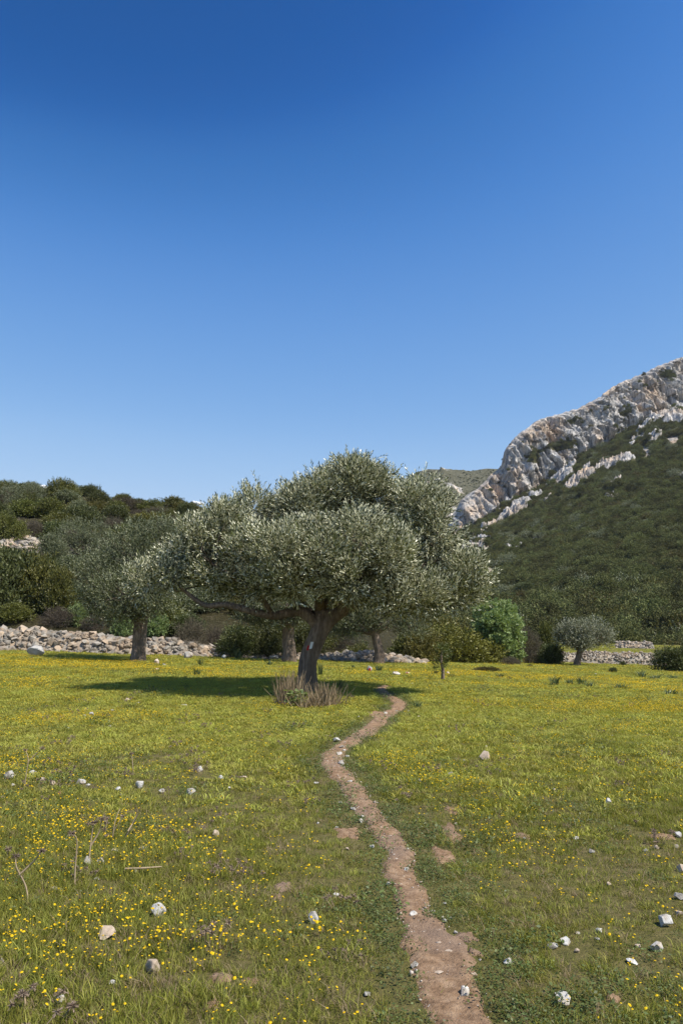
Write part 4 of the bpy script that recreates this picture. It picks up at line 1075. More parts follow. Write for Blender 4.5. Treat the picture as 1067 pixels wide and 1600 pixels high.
# ------------------------------------------------------------------ dry stone walls
WSTONE = [stone_mesh('wall_stone', 200 + i, 12, [.6, .75, .5, .7, .65, .8][i]) for i in range(6)]
for me in WSTONE: me.materials.append(M['wall_stone'])
def rubble_wall(name, pts, hgt, width, smin, smax, n, n_parts, label, gfun, seed, front=(0, -1)):
    """a heap of field stones laid along a line: the biggest stones are parts, the rest one part"""
    r = np.random.default_rng(seed)
    P = np.array(pts, float)
    root = bpy.data.objects.new(name, None); COL.objects.link(root)
    root.location = (P[0, 0], P[0, 1], float(gfun(P[0, 0], P[0, 1])))
    tag(root, label, 'stone wall')
    org = np.array(root.location)
    seg = np.r_[0, np.cumsum(np.linalg.norm(np.diff(P[:, :2], axis=0), axis=1))]
    L = seg[-1]
    def at(t): return np.stack([np.interp(t, seg, P[:, 0]), np.interp(t, seg, P[:, 1])], -1), np.interp(t, seg, P[:, 2] if P.shape[1] > 2 else np.ones(len(P)))
    def profile(t): return hgt * (1 + .28 * perlin(t * .45 + seed, 3.1, 1) + .15 * perlin(t * 1.6 + seed, 1.1, 1))
    # core
    tt = np.linspace(0, L, int(L * 3)); c, k = at(tt); hh = profile(tt) * k
    d = np.gradient(c, axis=0); d = unit(d); nrm = np.stack([d[:, 1], -d[:, 0]], -1)
    prof = [(-.5, -.3), (-.44, .25), (-.3, .7), (-.12, .86), (.12, .86), (.3, .7), (.44, .25), (.5, -.3)]
    W = []
    for a, b in prof:
        q = c + nrm * (a * width)
        zz = gfun(q[:, 0], q[:, 1])
        W.append(np.stack([q[:, 0], q[:, 1], zz + b * hh], -1))
    W = np.stack(W, 1)
    me = make_mesh('rubble_core', W.reshape(-1, 3) - org, grid_faces(len(tt), len(prof)))
    add('rubble_core', me, M['wall_stone'], root)
    size = np.clip(np.exp(r.normal(math.log((smin + smax) / 3.0), .5, n)), smin, smax); size[::-1].sort()
    t = r.uniform(0, L, n); a = r.uniform(-.62, .62, n)
    a = np.where(r.uniform(size=n) < .72, np.abs(a), a)                 # more on the near face (nrm faces the viewer)
    c, k = at(t); dd = at(np.clip(t + .1, 0, L))[0] - at(np.clip(t - .1, 0, L))[0]; dd = unit(dd); nr = np.stack([dd[:, 1], -dd[:, 0]], -1)
    hp_ = np.interp(np.abs(a), [0, .12, .3, .44, .5, .62], [.92, .88, .72, .28, .05, 0.0])
    q = c + nr * (a * width)[:, None]
    z = gfun(q[:, 0], q[:, 1]) + hp_ * profile(t) * k + size * .10
    rest_v, rest_f, m = [], [], 0
    for i in range(n):
        me = WSTONE[i % 6]
        loc = np.array([q[i, 0], q[i, 1], z[i]]) - org
        eul = (r.uniform(-.5, .5), r.uniform(-.5, .5), r.uniform(0, 6.28))
        sc = (size[i] * r.uniform(.9, 1.3), size[i], size[i] * r.uniform(.8, 1.2))
        if i < n_parts:
            o = bpy.data.objects.new('stone', me); COL.objects.link(o); o.parent = root
            o.location = loc; o.rotation_euler = eul; o.scale = sc
        else:
            mat = Matrix.LocRotScale(Vector(loc), Matrix.Rotation(eul[2], 3, 'Z').to_quaternion() @ Matrix.Rotation(eul[0], 3, 'X').to_quaternion(), Vector(sc))
            A = np.array(mat)
            Vv = np.array([v.co for v in me.vertices]) @ A[:3, :3].T + A[:3, 3]
            Ff = np.array([list(p.vertices) for p in me.polygons])
            rest_v.append(Vv); rest_f.append(Ff + m); m += len(Vv)
    if rest_v:
        add('small_stones', make_mesh('small_stones', np.concatenate(rest_v), np.concatenate(rest_f)), M['wall_stone'], root, kind='stuff')
    return root
wx = np.linspace(-27, 4.5, 30)
wall_pts = [(x, float(WALL_Y(x)) - 1.0 + .35 * math.sin(x * .7), float(np.interp(x, [-27, -17, -12, -8.5, -6, -2, 1.5, 4.5], [1.15, 1.1, .8, .7, .28, .18, .42, .05]))) for x in wx]
rubble_wall('dry_stone_wall', wall_pts, 1.1, 2.6, .08, .60, 4600, 300, 'long tumbled grey dry stone wall along the foot of the left hillside', G, 5)
a = hit(868, 1040); b = hit(1032, 1042)
yw = 52.0
rubble_wall('dry_stone_wall', [(ray(866, 1035)[0] * yw, yw), (18.3, yw + .3), (ray(1034, 1035)[0] * (yw + .5), yw + .6), (24, yw + 1)], 0.85, 1.0, .10, .28, 1300, 220,
            'low dry stone wall behind the small olive on the right', G, 9)
tz = lambda x, y: 0.02 + 0.012 * (np.asarray(y) - 53) + 0.1 * perlin(np.asarray(x) * .2, np.asarray(y) * .2, 3) - 0.03 * np.clip(np.asarray(x) - 18, 0, 60)
rubble_wall('rubble_heap', [(24.8, 72), (26.4, 71.5), (27.8, 71.5)], .6, 1.6, .15, .5, 260, 60, 'heap of grey rubble on the terrace behind the right wall', tz, 13)
# scree patch on the hillside
x0, y0, z0 = hit(28, 850, Hh, 44, 200)
r = np.random.default_rng(3)
rv, rf, m = [], [], 0
for i in range(420):
    me = WSTONE[i % 6]; s = r.uniform(.2, .7)
    xx, yy = x0 + r.normal(0, 2.3), y0 + r.normal(0, 2.6)
    Vv = np.array([v.co for v in me.vertices]) * s + np.array([xx, yy, float(Hh(xx, yy)) + .1 * s])
    Ff = np.array([list(p.vertices) for p in me.polygons]); rv.append(Vv); rf.append(Ff + m); m += len(Vv)
add('scree', make_mesh('scree', np.concatenate(rv), np.concatenate(rf)), M['wall_stone'], kind='stuff', label='patch of pale scree on the left hillside', cat='scree')

# ------------------------------------------------------------------ the olive trees
OLIVE_SPRIGS = [sprig(10, .27, .094, .0235, .58, np.random.default_rng(i)) for i in range(6)]
OLIVE_COARSE = [sprig(9, .28, .095, .027, .8, np.random.default_rng(20 + i)) for i in range(5)]
def limb_mesh(pts, rad, sides, rough, seed, sub=6):
    Vv, F = tube(pts, rad, sides, rough, seed, sub)
    return make_mesh('limb', Vv, F, tint=np.ones(len(F)), smooth=True)

def olive_tree(base, scale_px, trunk_pts, trunk_rad, limbs, lobes, n_sprig, label, seed, coarse=False, clump=.15, name='olive_tree', group=None, kcl=14, tone_mid=False, pockets=()):
    """base: world foot; every other measure in metres about the foot (x across, y away, z up)"""
    r = np.random.default_rng(seed)
    root = bpy.data.objects.new(name, None); COL.objects.link(root); root.location = base
    tag(root, label, 'tree', group)
    add('trunk', limb_mesh(trunk_pts, trunk_rad, 28, .16, seed, 10), M['bark'], root)
    allp = []
    for i, (pts, rad) in enumerate(limbs):
        add('limb', limb_mesh(pts, rad, 12, .14, seed + i * 3.3 + 1, 7), M['bark'], root)
        P = np.array(pts, float)
        for t in np.linspace(0.25, len(P) - 1, 14):
            k = min(int(t), len(P) - 2); allp.append(P[k] + (P[k + 1] - P[k]) * (t - k))
    allp = np.array(allp)
    bag = Bag()
    Q, D, tone = lobes_points(lobes, n_sprig, r, inner=.70, power=.6, clump=clump, kclump=kcl, gap=.9 if coarse else .85, pockets=pockets)
    D = unit(D) * .8 + np.array([0.05, -.03, .75]) + r.normal(size=D.shape) * .35
    scatter(bag, OLIVE_COARSE if coarse else OLIVE_SPRIGS, Q, D, r.uniform(.75, 1.25, len(Q)), r, .33 + .36 * tone + r.uniform(-.25, .25, len(Q)))
    if not coarse:                                 # inner leaves that fill the boughs, their shade put into a dark tint
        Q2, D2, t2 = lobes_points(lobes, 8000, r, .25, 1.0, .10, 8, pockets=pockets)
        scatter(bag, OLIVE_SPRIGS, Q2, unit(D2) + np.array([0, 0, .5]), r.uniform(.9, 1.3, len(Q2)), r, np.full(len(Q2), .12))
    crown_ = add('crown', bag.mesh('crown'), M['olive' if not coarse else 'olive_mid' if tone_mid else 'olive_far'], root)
    # twigs from the limbs out to the leaf clumps
    tb = Bag()
    C = Q[::kcl]
    pick = r.permutation(len(C))[:min(len(C), 240)]
    for c in C[pick]:
        i = np.argmin(np.linalg.norm((allp - c) * np.array([1, 1, 1.25]), axis=1) + r.uniform(0, .5, len(allp)))
        s = allp[i]; mid = (s + c) / 2 + r.normal(size=3) * .12 + np.array([0, 0, -.10])
        Vv, F = tube([s, mid, c], [.024 if not coarse else .03, .014, .005], 5, 0, 0, 4)
        tb.put(Vv, F)
    add('twigs', tb.mesh('twigs', True), M['twig'], crown_, kind='stuff')
    return root

# --- the big olive in front: measures taken in photo pixels about its foot (62.6 px to the metre there)
tb_ = grd(480, 1083)
k = tb_[1] / FPX * 1.0
def mpx(px, py, dy=0.0):
    rx, rz = ray(px, py); y = tb_[1] + dy
    return (float(rx * y) - tb_[0], dy, EYE + float(rz * y) - tb_[2])
trunk = [mpx(479, 1098), mpx(480, 1075), mpx(480, 1050), mpx(483, 1028), mpx(492, 1003), mpx(502, 980), mpx(508, 955)]
trad = [.36, .275, .235, .220, .225, .225, .15]
limbs = [
    ([mpx(500, 985), mpx(486, 966), mpx(465, 955), mpx(428, 962, -.2), mpx(392, 955, -.5), mpx(352, 945, -.6), mpx(322, 946, -.7), mpx(297, 930, -.6), mpx(272, 908, -.4)], [.17, .15, .125, .105, .09, .08, .065, .05, .025]),
    ([mpx(503, 985), mpx(520, 965, -.1), mpx(542, 950, -.3), mpx(580, 928, -.7), mpx(632, 900, -.9), mpx(690, 870, -.6)], [.19, .175, .145, .11, .08, .04]),
    ([mpx(503, 970), mpx(500, 930, .2), mpx(488, 880, .4), mpx(482, 830, .3), mpx(478, 785, .2)], [.20, .16, .12, .085, .04]),
    ([mpx(505, 965), mpx(520, 915, .5), mpx(540, 860, .7), mpx(550, 790, .5), mpx(552, 730, .3)], [.18, .14, .11, .075, .03]),
    ([mpx(486, 962), mpx(462, 935, .8), mpx(430, 900, 1.3), mpx(395, 855, 1.2), mpx(372, 810, .9)], [.14, .12, .10, .07, .03]),
    ([mpx(508, 960), mpx(548, 925, 1.0), mpx(600, 880, 1.6), mpx(640, 820, 1.4), mpx(655, 775, 1.0)], [.15, .13, .10, .07, .03]),
    ([mpx(500, 950), mpx(495, 920, -.9), mpx(470, 880, -1.9), mpx(430, 850, -2.3)], [.13, .10, .07, .03]),
    ([mpx(512, 945), mpx(550, 915, -1.2), mpx(570, 880, -2.1), mpx(590, 850, -2.4)], [.12, .09, .06, .03]),
    ([mpx(425, 962, -.2), mpx(405, 930, -.6), mpx(370, 905, -.9), mpx(330, 880, -.8)], [.08, .07, .05, .025]),
]
def lob(px, py, rx, rz, dy, ry):
    return (mpx(px, py, dy), (max(rx - 11, 8) * k, ry - .15, max(rz - 13, 7) * k))
lobes = [lob(548, 762, 42, 40, .3, 1.0), lob(662, 802, 40, 50, .0, 1.2), lob(682, 835, 38, 46, -.5, 1.2), lob(635, 790, 34, 40, -.2, 1.0), lob(505, 776, 42, 38, .3, 1.1), lob(470, 798, 40, 42, .2, 1.2), lob(588, 754, 27, 24, .2, .7), lob(548, 742, 30, 26, .3, .7), lob(582, 775, 26, 26, .5, .8), lob(525, 800, 40, 34, .6, 1.0),
         lob(400, 800, 34, 38, .5, 1.1), lob(360, 822, 36, 40, .0, 1.2), lob(318, 848, 36, 36, -.3, 1.1), lob(282, 868, 30, 26, -.4, .9), lob(228, 912, 38, 30, -.4, .7), lob(268, 898, 36, 26, -.3, .9),
         lob(340, 890, 46, 34, -.2, 1.4), lob(395, 868, 42, 44, -.8, 1.4), lob(440, 860, 46, 48, -1.5, 1.4), lob(500, 862, 48, 52, -1.7, 1.4), lob(462, 905, 48, 34, -1.5, 1.3), lob(555, 838, 48, 46, -1.5, 1.4), lob(548, 904, 48, 40, -1.6, 1.3),
         lob(605, 870, 46, 46, -1.4, 1.4), lob(660, 845, 40, 52, -.3, 1.4), lob(654, 785, 40, 46, .4, 1.2), lob(640, 815, 38, 42, .6, 1.2),
         lob(692, 848, 36, 42, .0, 1.2), lob(718, 898, 38, 42, -.2, 1.1), lob(704, 926, 48, 36, -.2, 1.2), lob(656, 930, 52, 36, -.6, 1.4), lob(608, 935, 46, 26, -1.0, 1.3),
         lob(412, 914, 44, 24, -.6, 1.2), lob(358, 910, 42, 22, .2, 1.1), lob(565, 924, 40, 24, -.9, 1.2),
         lob(470, 850, 80, 55, 2.0, 1.6), lob(580, 840, 75, 55, 2.2, 1.6), lob(660, 880, 55, 50, 1.8, 1.4), lob(380, 865, 65, 42, 1.9, 1.4), lob(520, 800, 50, 40, 1.5, 1.2)]
big = olive_tree(tb_, k, trunk, trad, limbs, lobes, 43500, 'large olive tree with leaning trunk and spreading silvery crown beside the path', 31, pockets=[
    (mpx(442, 822, -1.0), (30 * k, 1.7, 32 * k)), (mpx(612, 788, -.6), (17 * k, 1.7, 42 * k)), (mpx(668, 884, -1.4), (36 * k, 1.1, 22 * k)), (mpx(528, 812, -1.1), (30 * k, 1.3, 22 * k)),
    (mpx(392, 878, -1.4), (24 * k, 1.1, 22 * k)), (mpx(580, 900, -2.2), (30 * k, 1.1, 20 * k)), (mpx(330, 876, -1.0), (26 * k, .8, 15 * k)), (mpx(478, 905, -2.4), (24 * k, 1.0, 18 * k))])
# way mark painted on the trunk
def trunk_mark(px, py, w, h, mat, dy):
    c = Vector(mpx(px, py, 0)); n = 7
    Vv = []
    for i in range(n):
        for j in range(5):
            a = (j - 2) / 2 * w; b = (i / (n - 1) - .5) * h
            z = c.z + b; ax = c.x + a + (b) * .28
            cx = np.interp(z, [p[2] for p in trunk], [p[0] for p in trunk]); rr = np.interp(z, [p[2] for p in trunk], trad) * 1.10
            yy = -math.sqrt(max(rr * rr - (ax - cx) ** 2, .0004)) - .012
            Vv.append((ax, yy, z))
    me = make_mesh('way_mark', np.array(Vv), grid_faces(n, 5)); 
    o = add('way_mark', me, mat, big); return o
wm = trunk_mark(487, 1008, .035, .17, M['white_paint'], 0); wm['label'] = 'white painted way mark on the trunk'
wm = trunk_mark(482, 1012, .03, .12, M['red_paint'], 0); wm['label'] = 'faded red painted way mark on the trunk'

def simple_olive(px, py, D, trunk_px, lobes_px, n, label, seed, hfun=G, tr=(.30, .22), fork=None, coarse=True, group=None, clump=.24, name='olive_tree', tone_mid=False):
    rx, rz = ray(px, py)
    base = (float(rx * D), D, float(hfun(rx * D, D)) - .02)
    kk = D / FPX
    pyb = 985 - (base[2] - EYE) / D * FPX * 1.0
    def q(a, b, dy=0.):
        ax, az = ray(a, b); yy = D + dy
        return (float(ax * yy) - base[0], dy, EYE + float(az * yy) - base[2])
    tp = [q(px, py + 8), q(px, py - 1)] + [q(*p) for p in trunk_px]
    tr_ = list(np.linspace(tr[0], tr[1], len(tp))); tr_[0] *= 1.45; tr_[1] *= 1.15
    end = trunk_px[-1]; lm = []
    r = random.Random(seed)
    for (cx, cy, a, b, dy) in lobes_px[:6]:
        lm.append(([q(end[0], end[1] + 5), q((end[0] * 2 + cx) / 3, (end[1] * 2 + cy) / 3 + 3, dy * .3), q((end[0] + 2 * cx) / 3, (end[1] + 2 * cy) / 3, dy * .6), q(cx, cy, dy)],
                   [tr[1] * .8, tr[1] * .5, tr[1] * .35, .03]))
    lb = [(q(cx, cy, dy), (max(a * kk - .28, .2), max((a + b) / 2 * kk - .28, .2), max(b * kk - .3, .2))) for cx, cy, a, b, dy in lobes_px]
    return olive_tree(base, kk, tp, tr_, lm, lb, n, label, seed, coarse, clump, name, group, 10, tone_mid)
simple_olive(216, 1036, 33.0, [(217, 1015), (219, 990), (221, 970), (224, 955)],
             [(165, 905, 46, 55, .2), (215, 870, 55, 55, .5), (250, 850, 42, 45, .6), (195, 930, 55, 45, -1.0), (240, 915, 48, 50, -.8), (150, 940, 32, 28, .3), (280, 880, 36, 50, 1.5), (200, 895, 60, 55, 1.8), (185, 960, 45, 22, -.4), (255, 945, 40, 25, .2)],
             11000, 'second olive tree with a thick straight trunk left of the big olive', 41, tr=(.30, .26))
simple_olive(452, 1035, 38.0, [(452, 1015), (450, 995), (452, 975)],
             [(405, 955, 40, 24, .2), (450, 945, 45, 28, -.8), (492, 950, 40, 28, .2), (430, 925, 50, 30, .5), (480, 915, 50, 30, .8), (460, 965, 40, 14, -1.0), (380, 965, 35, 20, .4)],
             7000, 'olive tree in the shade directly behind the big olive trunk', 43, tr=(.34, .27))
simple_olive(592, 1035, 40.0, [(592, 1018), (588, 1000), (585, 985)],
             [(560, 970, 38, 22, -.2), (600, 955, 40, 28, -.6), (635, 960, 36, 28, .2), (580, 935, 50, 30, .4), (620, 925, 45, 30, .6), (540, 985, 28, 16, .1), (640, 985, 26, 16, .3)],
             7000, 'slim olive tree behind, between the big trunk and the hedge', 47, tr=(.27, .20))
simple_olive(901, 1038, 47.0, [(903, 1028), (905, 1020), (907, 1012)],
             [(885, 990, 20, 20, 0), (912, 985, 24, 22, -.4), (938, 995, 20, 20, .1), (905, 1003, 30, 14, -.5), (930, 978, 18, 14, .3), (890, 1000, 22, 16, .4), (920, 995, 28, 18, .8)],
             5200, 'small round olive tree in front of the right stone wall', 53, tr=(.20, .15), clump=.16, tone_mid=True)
# olives standing on the hillside
for px, py, D, lb, lab, sd in [
    (140, 885, 60., [(120, 835, 30, 26, 0), (150, 838, 28, 26, .5), (135, 855, 34, 24, -.8), (160, 850, 20, 22, 0), (105, 850, 20, 22, .3)], 'grey green olive on the hillside above the second olive', 61),
    (82, 885, 58., [(80, 855, 14, 18, 0), (88, 865, 14, 16, -.3), (76, 870, 12, 14, .2)], 'small silvery olive on the hillside left of the larger hillside olive', 62),
    (40, 812, 84., [(20, 775, 22, 18, 0), (45, 772, 22, 20, .4), (32, 788, 26, 18, -.6), (60, 785, 18, 16, .2)], 'olive green tree high on the hillside near the left edge', 63)]:
    x = ray(px, py)[0] * D
    simple_olive(px, py, D, [(px, py - 8), (px, py - 18)], lb, 4000, lab, sd, Hh, tr=(.2, .15))

# ------------------------------------------------------------------ shrubs
def shrub_mesh(name, seed, mat, nl=9, n=1500, leaf=.10, lw=.055, flat=.75, spl=.20, nleaf=6, clump=.13, trunks=4, spread=.55, up=.6):
    """one shrub about 2 m across (radius 1) and 2*flat high, standing on z = 0"""
    r = np.random.default_rng(seed)
    bag = Bag()
    lobes = []
    for i in range(nl):
        a = r.uniform(0, 6.28); d = spread * math.sqrt(r.uniform(0, 1)) ; rr = r.uniform(.3, .52)
        zc = flat * r.uniform(.45, 1.35) * (1 - .35 * d)
        lobes.append(((d * math.cos(a), d * math.sin(a), zc), (rr, rr, rr * r.uniform(.6, .9))))
    for i in range(nl // 2 + 1):
        a = i * 6.28 / (nl // 2 + 1) + r.uniform(-.3, .3)
        lobes.append(((.58 * math.cos(a), .58 * math.sin(a), flat * .38), (.40, .40, flat * .36)))
    protos = [sprig(nleaf, spl, leaf, lw, .9, np.random.default_rng(seed * 7 + i)) for i in range(5)]
    Q, D, tone = lobes_points(lobes, n, r, .6, .5, clump, 10)
    Q[:, 2] = np.abs(Q[:, 2])
    D = unit(D) + np.array([0, 0, up]) + r.normal(size=D.shape) * .4
    scatter(bag, protos, Q, D, r.uniform(.7, 1.3, len(Q)), r, .5 + .32 * tone)
    for i in range(trunks):
        a = r.uniform(0, 6.28); e = lobes[i % len(lobes)][0]
        Vv, F = tube([(.08 * math.cos(a), .08 * math.sin(a), -.25), (e[0] * .4, e[1] * .4, e[2] * .5), e], [.05, .035, .012], 6, 0, 0, 3)
        bag.put(Vv, F, .5, 1)
    me = bag.mesh(name); me.materials.append(M[mat]); me.materials.append(M['twig']); return me
SH = {
    'lentisk': [shrub_mesh('lentisk', 300 + i, 'lentisk', n=2400, leaf=.085, lw=.045) for i in range(2)],
    'dark': [shrub_mesh('dark_shrub', 310 + i, 'dark_shrub', n=2400, leaf=.085, lw=.045, flat=.85) for i in range(3)],
    'yellow': [shrub_mesh('yellow_shrub', 320 + i, 'yellow_shrub', n=2200, leaf=.08, lw=.045) for i in range(2)],
    'bright': [shrub_mesh('bright_shrub', 330, 'bright', n=2000, leaf=.11, lw=.07, flat=.95)],
    'grey': [shrub_mesh('grey_shrub', 340 + i, 'grey_shrub', n=1700, leaf=.13, lw=.014, nleaf=8, spl=.26, trunks=7) for i in range(2)],
    'sage': [shrub_mesh('sage_shrub', 350 + i, 'olive_far', n=2300, leaf=.10, lw=.035, flat=.8) for i in range(2)],
    'mastic': [shrub_mesh('mastic', 370 + i, 'mastic', nl=14, n=3900, leaf=.065, lw=.04, flat=.8, clump=.10, spread=.6) for i in range(2)],
    'juniper': [shrub_mesh('juniper', 360, 'lentisk', nl=12, n=2300, leaf=.09, lw=.04, flat=.8, up=.9, clump=.10)],
}
_sc = {}
def shrub(kind, px, pyb, wpx, hpx, label, D=None, H=G, name='shrub', cat='shrub', group=None, sink=.0):
    """photo column of its middle, row of its foot, width and height in photo pixels"""
    if D is None:
        x, y, z = hit(px, pyb, H, 5 if H is G else 43, 300)
    else:
        rx, rz = ray(px, pyb); x, y = rx * D, D; z = float(H(x, y))
    kk = y / FPX
    i = _sc.get(kind, 0); _sc[kind] = i + 1
    me = SH[kind][i % len(SH[kind])]
    o = bpy.data.objects.new(name, me); COL.objects.link(o)
    zz = [v.co.z for v in me.vertices]; h0 = me.get('h') or max(zz); me['h'] = h0
    w = wpx * kk / 2.15; hh = hpx * kk / h0 + sink
    o.location = (x, y, z - .05); o.scale = (w, w * random.uniform(.85, 1.1), hh)
    o.rotation_euler = (0, 0, random.uniform(0, 6.28))
    tag(o, label, cat, group)
    return o

GH = 'shrubs in the thicket on the left hillside'
for a in [
    ('dark', 8, 985, 112, 112, 'tall dark evergreen bush above the wall at the left edge', 47.0),
    ('lentisk', 52, 985, 92, 104, 'second tall dark bush above the wall, right of the edge one', 48.0),
    ('lentisk', 92, 988, 60, 80, 'dark yellowish green bush behind the wall, before the olives', 46.5),
    ('yellow', 106, 910, 38, 48, 'yellowish bush above the dark bushes behind the wall', 52.0),
    ('bright', 120, 990, 36, 42, 'fresh green low bush on top of the wall', 45.0),
    ('grey', 147, 993, 36, 30, 'brown twiggy bush on top of the wall, right of the fresh green one', 44.5),
    ('dark', 165, 990, 60, 60, 'dark bush behind the wall in the shade of the second olive', 46.0),
    ('bright', 190, 1004, 34, 38, 'light green bush behind the second olive trunk, left side', 44.0),
    ('bright', 243, 1004, 40, 42, 'yellow green bush behind the second olive trunk, right side', 44.5),
    ('dark', 25, 905, 60, 45, 'dark bush under the pale scree patch', 55.0),
    ('dark', 72, 915, 50, 50, 'dark green bush right below the scree patch', 54.0),
]:
    shrub(a[0], a[1], a[2], a[3], a[4], a[5], a[6], Hh, group=GH)
for a in [
    ('lentisk', 16, 842, 44, 48, 'round yellow green bush with dark base above the scree at the left edge'),
    ('grey', 54, 842, 36, 34, 'bare brownish shrub right of the round bush above the scree'),
    ('dark', 82, 840, 26, 30, 'small dark round bush left of the hillside olive'),
    ('juniper', 101, 780, 52, 38, 'spreading dark juniper tallest on the skyline of the left hill'),
    ('dark', 146, 775, 36, 27, 'dark skyline bush right of the tallest juniper'),
    ('dark', 171, 773, 20, 16, 'small skyline bush right of the second skyline bush'),
    ('juniper', 210, 775, 36, 24, 'flat topped skyline bush midway along the left ridge'),
    ('dark', 236, 778, 26, 20, 'rounded skyline bush right of the flat topped one'),
    ('dark', 266, 785, 34, 20, 'wide skyline bush near the right end of the left ridge'),
    ('dark', 320, 797, 30, 18, 'last skyline bush beside the crown of the big olive'),
    ('yellow', 152, 803, 38, 27, 'ochre green bush below the skyline, left one of two'),
    ('yellow', 185, 806, 36, 20, 'ochre green low bush below the skyline, right one of two'),
    ('grey', 176, 834, 46, 34, 'pale bare shrub above the second olive'),
    ('sage', 123, 803, 28, 28, 'grey green bush left of the ochre bushes'),
    ('lentisk', 96, 812, 36, 22, 'bright low bush under the tallest juniper'),
    ('lentisk', 232, 803, 48, 28, 'round yellowish bush under the middle of the ridge'),
    ('dark', 292, 808, 34, 26, 'dark bush under the right end of the left ridge'),
    ('grey', 215, 812, 36, 20, 'grey brown shrub under the flat topped skyline bush'),
    ('sage', 12, 775, 44, 28, 'olive green bush on the skyline at the left edge'),
    ('lentisk', 3, 765, 30, 20, 'leftmost yellow green bush on the ridge top'),
    ('sage', 48, 770, 34, 22, 'grey olive bush on the ridge left of the clouds'),
    ('grey', 78, 800, 40, 24, 'brown grey shrub in the middle of the upper left slope'),
    ('lentisk', 262, 815, 40, 26, 'olive green bush just above the second olive, right side'),
    ('grey', 250, 835, 44, 30, 'dull grey shrub between the second olive and the big crown'),
    ('sage', 210, 830, 30, 24, 'pale sage bush right above the second olive'),
    ('dark', 300, 840, 40, 34, 'dark bush partly hidden by the left end of the big crown'),
]:
    shrub(a[0], a[1], a[2], a[3], a[4], a[5], None, Hh, group=GH)
# hidden-in-between shrubs of the same thicket
rr_ = random.Random(5)
for D in (45.5, 48, 51, 55, 59, 63.5, 68, 73, 78, 83, 88, 93, 97, 101):
    step = (2.9 if D > 46 else 2.2) * FPX / D; px = -70 + rr_.uniform(0, step)
    while px < 545:
        d2 = D + rr_.uniform(-1.5, 1.5); pj = px + rr_.uniform(-.3, .3) * step; px += step * rr_.uniform(.8, 1.2)
        x = float(ray(pj, 900)[0] * d2)
        if float(hill_w(x, d2)) < .2 or (abs(pj - 25) < 52 and 57 < d2 < 72) or d2 < float(WALL_Y(x)) + 1.0: continue
        if rr_.random() < .10: continue
        kind = rr_.choice(['dark', 'dark', 'lentisk', 'lentisk', 'lentisk', 'sage', 'grey', 'yellow'])
        w = rr_.uniform(2.6, 4.3) * (1 if D > 46 else .75) * FPX / d2
        row = 'just above the wall' if D < 50 else 'low on the slope' if D < 62 else 'half way up the slope' if D < 76 else 'high on the slope' if D < 90 else 'along the ridge'
        where = 'at the left margin' if pj < 45 else 'left of the second olive' if pj < 118 else 'behind the second olive' if pj < 290 else 'behind the left crown end' if pj < 420 else 'behind the big trunk'
        look = {'dark': 'dark green bush', 'lentisk': 'olive green bush', 'sage': 'pale sage bush', 'grey': 'grey brown twiggy bush', 'yellow': 'ochre bush'}[kind]
        lab = '%s %s, %s' % (look, row, where)
        up_ = row
        shrub(kind, pj, 900, w, w * rr_.uniform(.45, .62), lab, d2, Hh, group='%s shrubs %s %s' % (kind, row, where))

# bushes behind the meadow, middle and right
for a in [
    ('grey', 300, 1018, 62, 66, 'brown leafless thicket right of the second olive', 42.0, G),
    ('grey', 335, 1015, 46, 56, 'tangled brown shrub between the leafless thicket and the dark hollow', 43.5, G),
    ('dark', 375, 1020, 66, 62, 'added dark bush filling the shaded hollow behind the big olive, left one', 41.2, G),  # this bush and the next two are added to make the shaded hollow dark
    ('dark', 425, 1020, 60, 64, 'added dark bush filling the shaded hollow behind the big olive, right one', 41.6, G),
    ('dark', 482, 1020, 56, 60, 'added dark bush for the shade behind the big olive trunk', 42.4, G),
    ('grey', 540, 1016, 56, 44, 'grey twiggy bush between the big trunk and the slim olive', 48.0, G),
    ('dark', 535, 1016, 70, 62, 'dark bush behind the grey twiggy bush', 51.0, G),
    ('lentisk', 640, 1030, 62, 58, 'dark mastic bush right behind the slim olive', 47.0, G),
    ('mastic', 664, 1031, 66, 54, 'brownish green mastic bush, left part of the hedge', 45.0, G),
    ('mastic', 722, 1032, 126, 70, 'big domed mastic bush with yellowish green leaves on the field edge', 46.5, G),
    ('mastic', 690, 1028, 100, 74, 'mastic bush behind the big domed one, under the crown tip', 50.0, G),
    ('grey', 797, 1034, 28, 18, 'low grey shrub at the foot of the domed mastic', 44.5, G),
    ('grey', 826, 1030, 42, 64, 'tall brown twiggy shrub right of the bright green tree', 48.5, G),
    ('lentisk', 853, 1032, 42, 70, 'dark green bush between brown shrub and small olive', 50.5, G),
    ('dark', 856, 1037, 46, 38, 'low dark bush at the foot of the dark green bush', 48.5, G),
    ('dark', 1054, 1047, 66, 44, 'dark bush on the field edge at the right margin', 44.0, G),
    ('dark', 1085, 1046, 60, 60, 'dark bush beyond the right margin bush', 46.0, G),
    ('yellow', 980, 1014, 46, 18, 'ochre low bush above the rubble heap', 82.0, G),
    ('lentisk', 1015, 1014, 40, 20, 'green low bush right of the ochre bush', 84.0, G),
    ('yellow', 757, 1050, 46, 11, 'flat brown cushion shrub out in the right meadow', None, G),
    ('dark', 956, 1051, 13, 11, 'small dark round shrub alone in the right meadow', None, G),
    ('dark', 828, 1042, 9, 6, 'tiny dark tuft before the low dark bush in the meadow', None, G),
    ('dark', 973, 1038, 12, 9, 'small dark shrub against the right stone wall', 50.8, G),
]:
    shrub(*a[:6], D=a[6], H=a[7], group='bushes along the far field edge' if a[6] else None)

